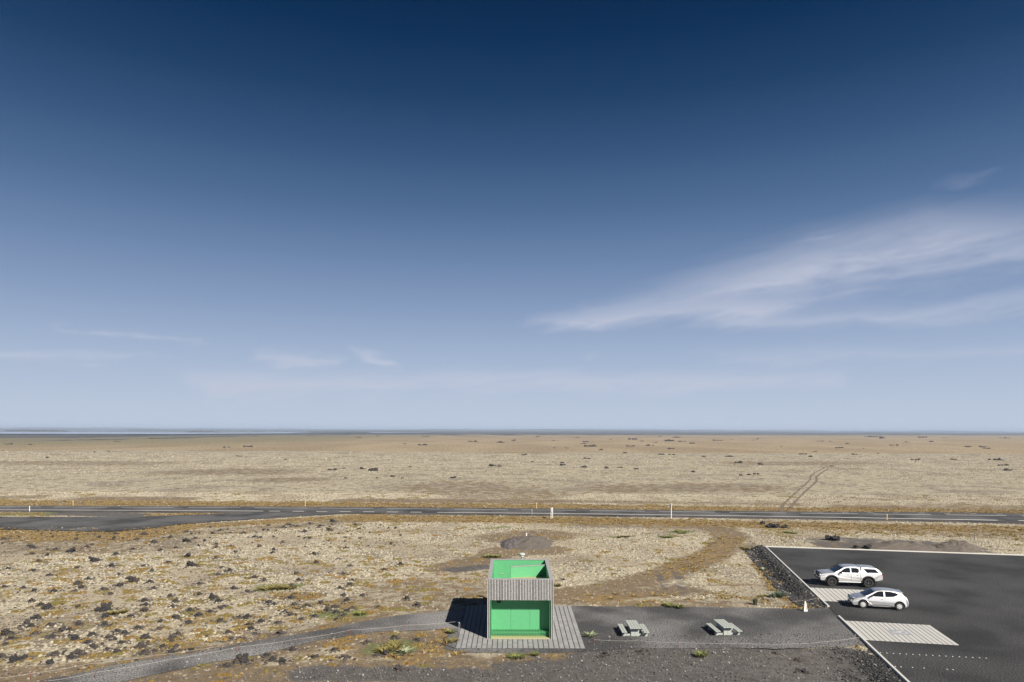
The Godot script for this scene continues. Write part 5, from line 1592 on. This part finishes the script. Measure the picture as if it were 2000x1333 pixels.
func wheel(t: Node3D, at: Vector3, r: float, wide: float, side: float, steel: bool) -> void:
	var turn := Transform3D(Basis(Vector3.RIGHT, PI / 2 * side), Vector3.ZERO)
	var st := tool()
	lathe(st, [Vector2(r * 0.62, -wide / 2), Vector2(r * 0.93, -wide / 2), Vector2(r, -wide / 2 + 0.03), Vector2(r, wide / 2 - 0.03), Vector2(r * 0.93, wide / 2), Vector2(r * 0.66, wide / 2), Vector2(r * 0.62, wide / 2 - 0.02)], 28, turn)
	var o := put("wheel", done(st), M.rubber, t)
	o.position = at
	st = tool()
	if steel:
		lathe(st, [Vector2(0.0, wide / 2 + 0.004), Vector2(r * 0.2, wide / 2 + 0.006), Vector2(r * 0.5, wide / 2 - 0.004), Vector2(r * 0.64, wide / 2 - 0.012), Vector2(r * 0.64, wide / 2 - 0.05), Vector2(0.0, wide / 2 - 0.05)], 24, turn)
		put("hubcap", done(st), M.hubcap, o)
		for k in 6:
			var a := TAU * k / 6.0
			st = tool()
			lathe(st, [Vector2(0.0, 0.0), Vector2(r * 0.07, 0.0), Vector2(r * 0.07, 0.006), Vector2(0.0, 0.006)], 8, turn.translated_local(Vector3(cos(a) * r * 0.46, wide / 2 - 0.001, sin(a) * r * 0.46)))
			put("slot", done(st), M.plastic, o)
	else:
		lathe(st, [Vector2(r * 0.64, wide / 2 - 0.01), Vector2(r * 0.58, wide / 2 - 0.015), Vector2(r * 0.52, wide / 2 - 0.09), Vector2(0.0, wide / 2 - 0.11)], 24, turn)
		put("rim", done(st), M.plastic, o)
		for k in 6:
			var a := TAU * k / 6.0 + 0.3
			st = tool()
			bx(st, turn * Vector3(cos(a) * r * 0.3, wide / 2 - 0.05, sin(a) * r * 0.3), Vector3(r * 0.52, 0.07, 0.035), 0.008, Basis(Vector3.BACK, a * side))
			put("spoke", done(st), M.plastic, o)
		st = tool()
		lathe(st, [Vector2(0.05, wide / 2 - 0.05), Vector2(0.045, wide / 2 - 0.01), Vector2(0.0, wide / 2 - 0.005)], 12, turn)
		put("hub", done(st), M.chrome, o)

func bar(t: Node3D, called: String, mid: Vector3, size: Vector3, m: Material, bev := 0.015) -> MeshInstance3D:
	return put(called, box_mesh(size, bev, mid), m, t)

func stroke(t: Node3D, called: String, pts: Array, w: Array, side: float, m: Material, r := 0.006, proud := 0.0) -> void:
	var line := []
	for p in pts: line.append(Vector3(p.x, p.y, side * (half_width(p.y, w) + proud)))
	var st := tool()
	tube(st, line, r, 5)
	put(called, done(st), m, t)

func build_pickup() -> void:
	var t := thing("pickup_truck", "silver double-cab pickup truck with canopy and chunky black wheels", "pickup truck", Vector3.ZERO)
	var fw := 0.98
	var rw := 4.065
	var R := 0.41
	# place: near front wheel stands at its spot on the asphalt
	var ux := Vector3(0.989, 0, 0.145)
	var vz := Vector3(-0.145, 0, 0.989)
	t.transform = Transform3D(Basis(ux, Vector3.UP, vz), Vector3(28.75, 0.052, -61.22) - ux * fw - vz * 0.85)
	var W := [[0.45, 0.885], [0.85, 0.925], [1.24, 0.875]]
	var prof := [Vector2(0.10, 0.50), Vector2(0.0, 0.60), Vector2(-0.02, 0.80), Vector2(0.02, 1.02), Vector2(0.14, 1.10), Vector2(0.55, 1.17), Vector2(1.0, 1.21), Vector2(1.38, 1.25), Vector2(2.6, 1.245), Vector2(3.9, 1.25), Vector2(5.18, 1.25), Vector2(5.26, 1.05), Vector2(5.27, 0.78), Vector2(5.15, 0.62), Vector2(4.66, 0.55)]
	arch(prof, rw, R + 0.05, 0.53, 0.5)
	prof.append_array([Vector2(3.4, 0.46), Vector2(2.4, 0.45), Vector2(1.6, 0.46)])
	arch(prof, fw, R + 0.05, 0.53, 0.5)
	put("body", shell(prof, W), M.paint_silver, t)
	var C := [[1.2, 0.865], [1.80, 0.675]]
	put("cab", shell([Vector2(1.22, 1.22), Vector2(1.55, 1.42), Vector2(1.98, 1.68), Vector2(2.15, 1.745), Vector2(2.6, 1.785), Vector2(3.1, 1.785), Vector2(3.38, 1.755), Vector2(3.44, 1.22)], C), M.paint_silver, t)
	var can := put("canopy", shell([Vector2(3.47, 1.22), Vector2(3.47, 1.735), Vector2(3.9, 1.755), Vector2(4.5, 1.735), Vector2(4.8, 1.69), Vector2(5.0, 1.55), Vector2(5.22, 1.24)], C), M.paint_silver, t)
	for s in [-1.0, 1.0]:
		put("side_window", pane([Vector2(1.60, 1.27), Vector2(2.06, 1.61), Vector2(2.28, 1.68), Vector2(2.55, 1.695), Vector2(2.57, 1.27)], C, s), M.glass, t)
		put("side_window", pane([Vector2(2.64, 1.27), Vector2(2.64, 1.695), Vector2(3.12, 1.69), Vector2(3.31, 1.6), Vector2(3.30, 1.36), Vector2(3.22, 1.27)], C, s), M.glass, t)
		put("canopy_window", pane([Vector2(3.95, 1.29), Vector2(3.66, 1.65), Vector2(4.66, 1.63), Vector2(5.02, 1.31)], C, s), M.glass, can)
		stroke(t, "door_gap", [Vector2(2.60, 1.24), Vector2(2.61, 0.85), Vector2(2.62, 0.52)], W, s, M.plastic, 0.006)
		stroke(t, "door_gap", [Vector2(3.40, 1.24), Vector2(3.41, 0.85), Vector2(3.40, 0.62)], W, s, M.plastic, 0.008)
		stroke(t, "door_gap", [Vector2(1.52, 1.20), Vector2(1.5, 0.85), Vector2(1.58, 0.55)], W, s, M.plastic, 0.005)
		stroke(t, "sill_bar", [Vector2(1.55, 0.44), Vector2(3.42, 0.44)], W, s, M.galv, 0.04, 0.03)
		for x in [2.35, 3.15]: bar(t, "door_handle", Vector3(x, 1.08, s * 0.905), Vector3(0.2, 0.035, 0.04), M.chrome, 0.01)
		var mir := bar(t, "mirror", Vector3(1.72, 1.30, s * 0.99), Vector3(0.12, 0.2, 0.22), M.plastic, 0.03)
		bar(mir, "mirror_arm", Vector3(1.74, 1.25, s * 0.88), Vector3(0.06, 0.05, 0.12), M.plastic, 0.01)
		# black wheel-arch flares
		for cx in [fw, rw]:
			var line := []
			for k in 15:
				var a := lerpf(-0.12, PI + 0.12, k / 14.0)
				line.append(Vector3(cx + 0.55 * cos(a), R + 0.05 + 0.55 * sin(a), s * (half_width(R + 0.5 * sin(a), W) + 0.005)))
			var st := tool()
			tube(st, line, 0.055, 6)
			put("wheel_arch", done(st), M.plastic, t)
			wheel(t, Vector3(cx, R, s * 0.80), R, 0.27, s, false)
		bar(t, "mud_flap", Vector3(rw + 0.58, 0.36, s * 0.80), Vector3(0.02, 0.36, 0.26), M.rubber, 0.004)
		bar(t, "headlight", Vector3(0.13, 1.00, s * 0.70), Vector3(0.36, 0.13, 0.36), M.lamp, 0.04)
		bar(t, "headlight_rim", Vector3(0.20, 0.925, s * 0.72), Vector3(0.40, 0.05, 0.38), M.plastic, 0.02)
		bar(t, "fog_light", Vector3(0.05, 0.66, s * 0.68), Vector3(0.2, 0.22, 0.3), M.plastic, 0.04)
		bar(t, "taillight", Vector3(5.20, 0.98, s * 0.80), Vector3(0.16, 0.34, 0.17), M.red, 0.03)
		bar(t, "wiper", Vector3(1.36, 1.27, s * 0.3), Vector3(0.05, 0.02, 0.5), M.plastic, 0.005)
	put("windscreen", screen(Vector2(1.30, 1.275), Vector2(1.97, 1.665), 0.80, 0.665, 0.012), M.glass, t)
	put("rear_window", screen(Vector2(5.19, 1.29), Vector2(4.93, 1.62), 0.78, 0.66, 0.012), M.glass, can)
	bar(t, "grille", Vector3(-0.005, 0.90, 0), Vector3(0.1, 0.26, 1.0), M.plastic, 0.03)
	bar(t, "bonnet_guard", Vector3(0.10, 1.09, 0), Vector3(0.16, 0.05, 1.5), M.plastic, 0.02)
	bar(t, "front_bumper", Vector3(0.0, 0.62, 0), Vector3(0.14, 0.16, 1.2), M.plastic, 0.03)
	bar(t, "number_plate", Vector3(-0.06, 0.74, 0), Vector3(0.02, 0.11, 0.5), M.plate, 0.004)
	bar(t, "rear_bumper", Vector3(5.30, 0.62, 0), Vector3(0.2, 0.14, 1.6), M.chrome, 0.03)
	bar(t, "tow_bar", Vector3(5.32, 0.48, 0), Vector3(0.3, 0.06, 0.08), M.plastic, 0.01)
	bar(t, "underbody", Vector3(2.6, 0.50, 0), Vector3(4.6, 0.18, 1.3), M.plastic, 0.02)
	bar(t, "roof_gap", Vector3(3.455, 1.48, 0), Vector3(0.04, 0.46, 1.34), M.plastic, 0.0)
	# intake snorkel up the far windscreen pillar
	var st2 := tool()
	tube(st2, [Vector3(1.1, 1.2, -0.86), Vector3(1.45, 1.38, -0.86), Vector3(1.95, 1.72, -0.76), Vector3(2.0, 1.9, -0.75)], 0.035, 6)
	put("snorkel", done(st2), M.plastic, t)

func build_hatchback() -> void:
	var t := thing("hatchback_car", "small silver five-door hatchback with white hubcaps", "car", Vector3.ZERO)
	var fw := 0.80
	var rw := 3.39
	var R := 0.305
	var ux := Vector3(0.9715, 0, 0.237)
	var vz := Vector3(-0.237, 0, 0.9715)
	t.transform = Transform3D(Basis(ux, Vector3.UP, vz), Vector3(27.67, 0.052, -53.66) - ux * fw - vz * 0.80)
	var W := [[0.2, 0.85], [0.60, 0.865], [0.97, 0.79]]
	var prof := [Vector2(0.16, 0.22), Vector2(0.03, 0.30), Vector2(-0.01, 0.45), Vector2(0.02, 0.62), Vector2(0.16, 0.72), Vector2(0.45, 0.82), Vector2(0.8, 0.89), Vector2(1.1, 0.93), Vector2(2.3, 0.945), Vector2(3.4, 0.98), Vector2(3.84, 0.99), Vector2(3.98, 0.86), Vector2(4.05, 0.62), Vector2(4.03, 0.40), Vector2(3.92, 0.27)]
	arch(prof, rw, R + 0.02, 0.37, 0.24)
	prof.append_array([Vector2(2.6, 0.20), Vector2(1.6, 0.20)])
	arch(prof, fw, R + 0.02, 0.37, 0.24)
	put("body", shell(prof, W), M.paint_silver, t)
	var C := [[0.9, 0.795], [1.46, 0.585]]
	put("cabin", shell([Vector2(0.92, 0.91), Vector2(1.3, 1.13), Vector2(1.66, 1.325), Vector2(1.85, 1.395), Vector2(2.2, 1.44), Vector2(2.7, 1.445), Vector2(3.15, 1.40), Vector2(3.5, 1.325), Vector2(3.62, 1.28), Vector2(3.74, 1.13), Vector2(3.95, 0.93)], C), M.paint_silver, t)
	for s in [-1.0, 1.0]:
		put("side_window", pane([Vector2(1.26, 0.975), Vector2(1.56, 1.16), Vector2(1.86, 1.335), Vector2(2.06, 1.375), Vector2(2.29, 1.385), Vector2(2.29, 0.97)], C, s), M.glass, t)
		put("side_window", pane([Vector2(2.40, 0.97), Vector2(2.40, 1.385), Vector2(2.8, 1.375), Vector2(3.14, 1.31), Vector2(3.34, 1.23), Vector2(3.24, 1.12), Vector2(2.98, 1.01)], C, s), M.glass, t)
		stroke(t, "door_gap", [Vector2(1.2, 0.9), Vector2(1.2, 0.6), Vector2(1.3, 0.26)], W, s, M.plastic, 0.004)
		stroke(t, "door_gap", [Vector2(2.35, 0.94), Vector2(2.36, 0.6), Vector2(2.34, 0.26)], W, s, M.plastic, 0.004)
		stroke(t, "side_trim", [Vector2(1.32, 0.30), Vector2(2.2, 0.36), Vector2(2.92, 0.30)], W, s, M.plastic, 0.03, -0.008)
		bar(t, "door_handle", Vector3(2.16, 0.78, s * 0.84), Vector3(0.18, 0.03, 0.03), M.galv, 0.008)
		var mir := bar(t, "mirror", Vector3(1.38, 1.03, s * 0.92), Vector3(0.13, 0.14, 0.2), M.plastic, 0.03)
		bar(mir, "mirror_arm", Vector3(1.40, 0.97, s * 0.82), Vector3(0.06, 0.06, 0.12), M.plastic, 0.01)
		for cx in [fw, rw]:
			wheel(t, Vector3(cx, R, s * 0.745), R, 0.2, s, true)
			bar(t, "wheel_well", Vector3(cx, R + 0.06, s * 0.55), Vector3(0.7, 0.56, 0.3), M.plastic, 0.02)
		bar(t, "headlight", Vector3(0.20, 0.70, s * 0.62), Vector3(0.36, 0.10, 0.24), M.plastic, 0.03)
		bar(t, "headlight_lens", Vector3(0.17, 0.71, s * 0.60), Vector3(0.22, 0.09, 0.14), M.lamp, 0.03)
		bar(t, "taillight", Vector3(3.93, 0.80, s * 0.70), Vector3(0.14, 0.15, 0.18), M.red, 0.03)
		bar(t, "wiper", Vector3(1.04, 0.955, s * 0.3), Vector3(0.05, 0.02, 0.5), M.plastic, 0.005)
	put("windscreen", screen(Vector2(0.99, 0.965), Vector2(1.66, 1.325), 0.73, 0.60, 0.012), M.glass, t)
	put("rear_window", screen(Vector2(3.80, 1.08), Vector2(3.62, 1.27), 0.66, 0.60, 0.012), M.glass, t)
	bar(t, "grille", Vector3(0.02, 0.60, 0), Vector3(0.08, 0.09, 0.85), M.plastic, 0.02)
	bar(t, "air_intake", Vector3(0.02, 0.33, 0), Vector3(0.1, 0.13, 1.1), M.plastic, 0.03)
	bar(t, "number_plate", Vector3(-0.02, 0.47, 0), Vector3(0.02, 0.11, 0.5), M.plate, 0.004)
	bar(t, "spoiler", Vector3(3.60, 1.325, 0), Vector3(0.24, 0.03, 1.12), M.paint_silver, 0.01)
	bar(t, "underbody", Vector3(2.0, 0.27, 0), Vector3(3.3, 0.14, 1.2), M.plastic, 0.02)
	var st := tool()
	tube(st, [Vector3(3.0, 1.42, 0), Vector3(3.12, 1.56, 0)], 0.008, 5)
	put("aerial", done(st), M.plastic, t)

func _ready() -> void:
	rng.seed = 20240
	set_camera_and_light()
	make_materials()
	print("sky ", Time.get_ticks_msec())
	build_ground()
	print("ground ", Time.get_ticks_msec())
	far_land()
	build_roads()
	build_ruts()
	build_path_and_lot()
	build_paving()
	build_hut()
	print("hut ", Time.get_ticks_msec())
	build_mounds()
	build_tables()
	build_pickup()
	build_hatchback()
	build_ropes()
	build_posts()
	build_rocks()
	print("rocks ", Time.get_ticks_msec())
	build_plants()
	build_moss()
	print("moss ", Time.get_ticks_msec())
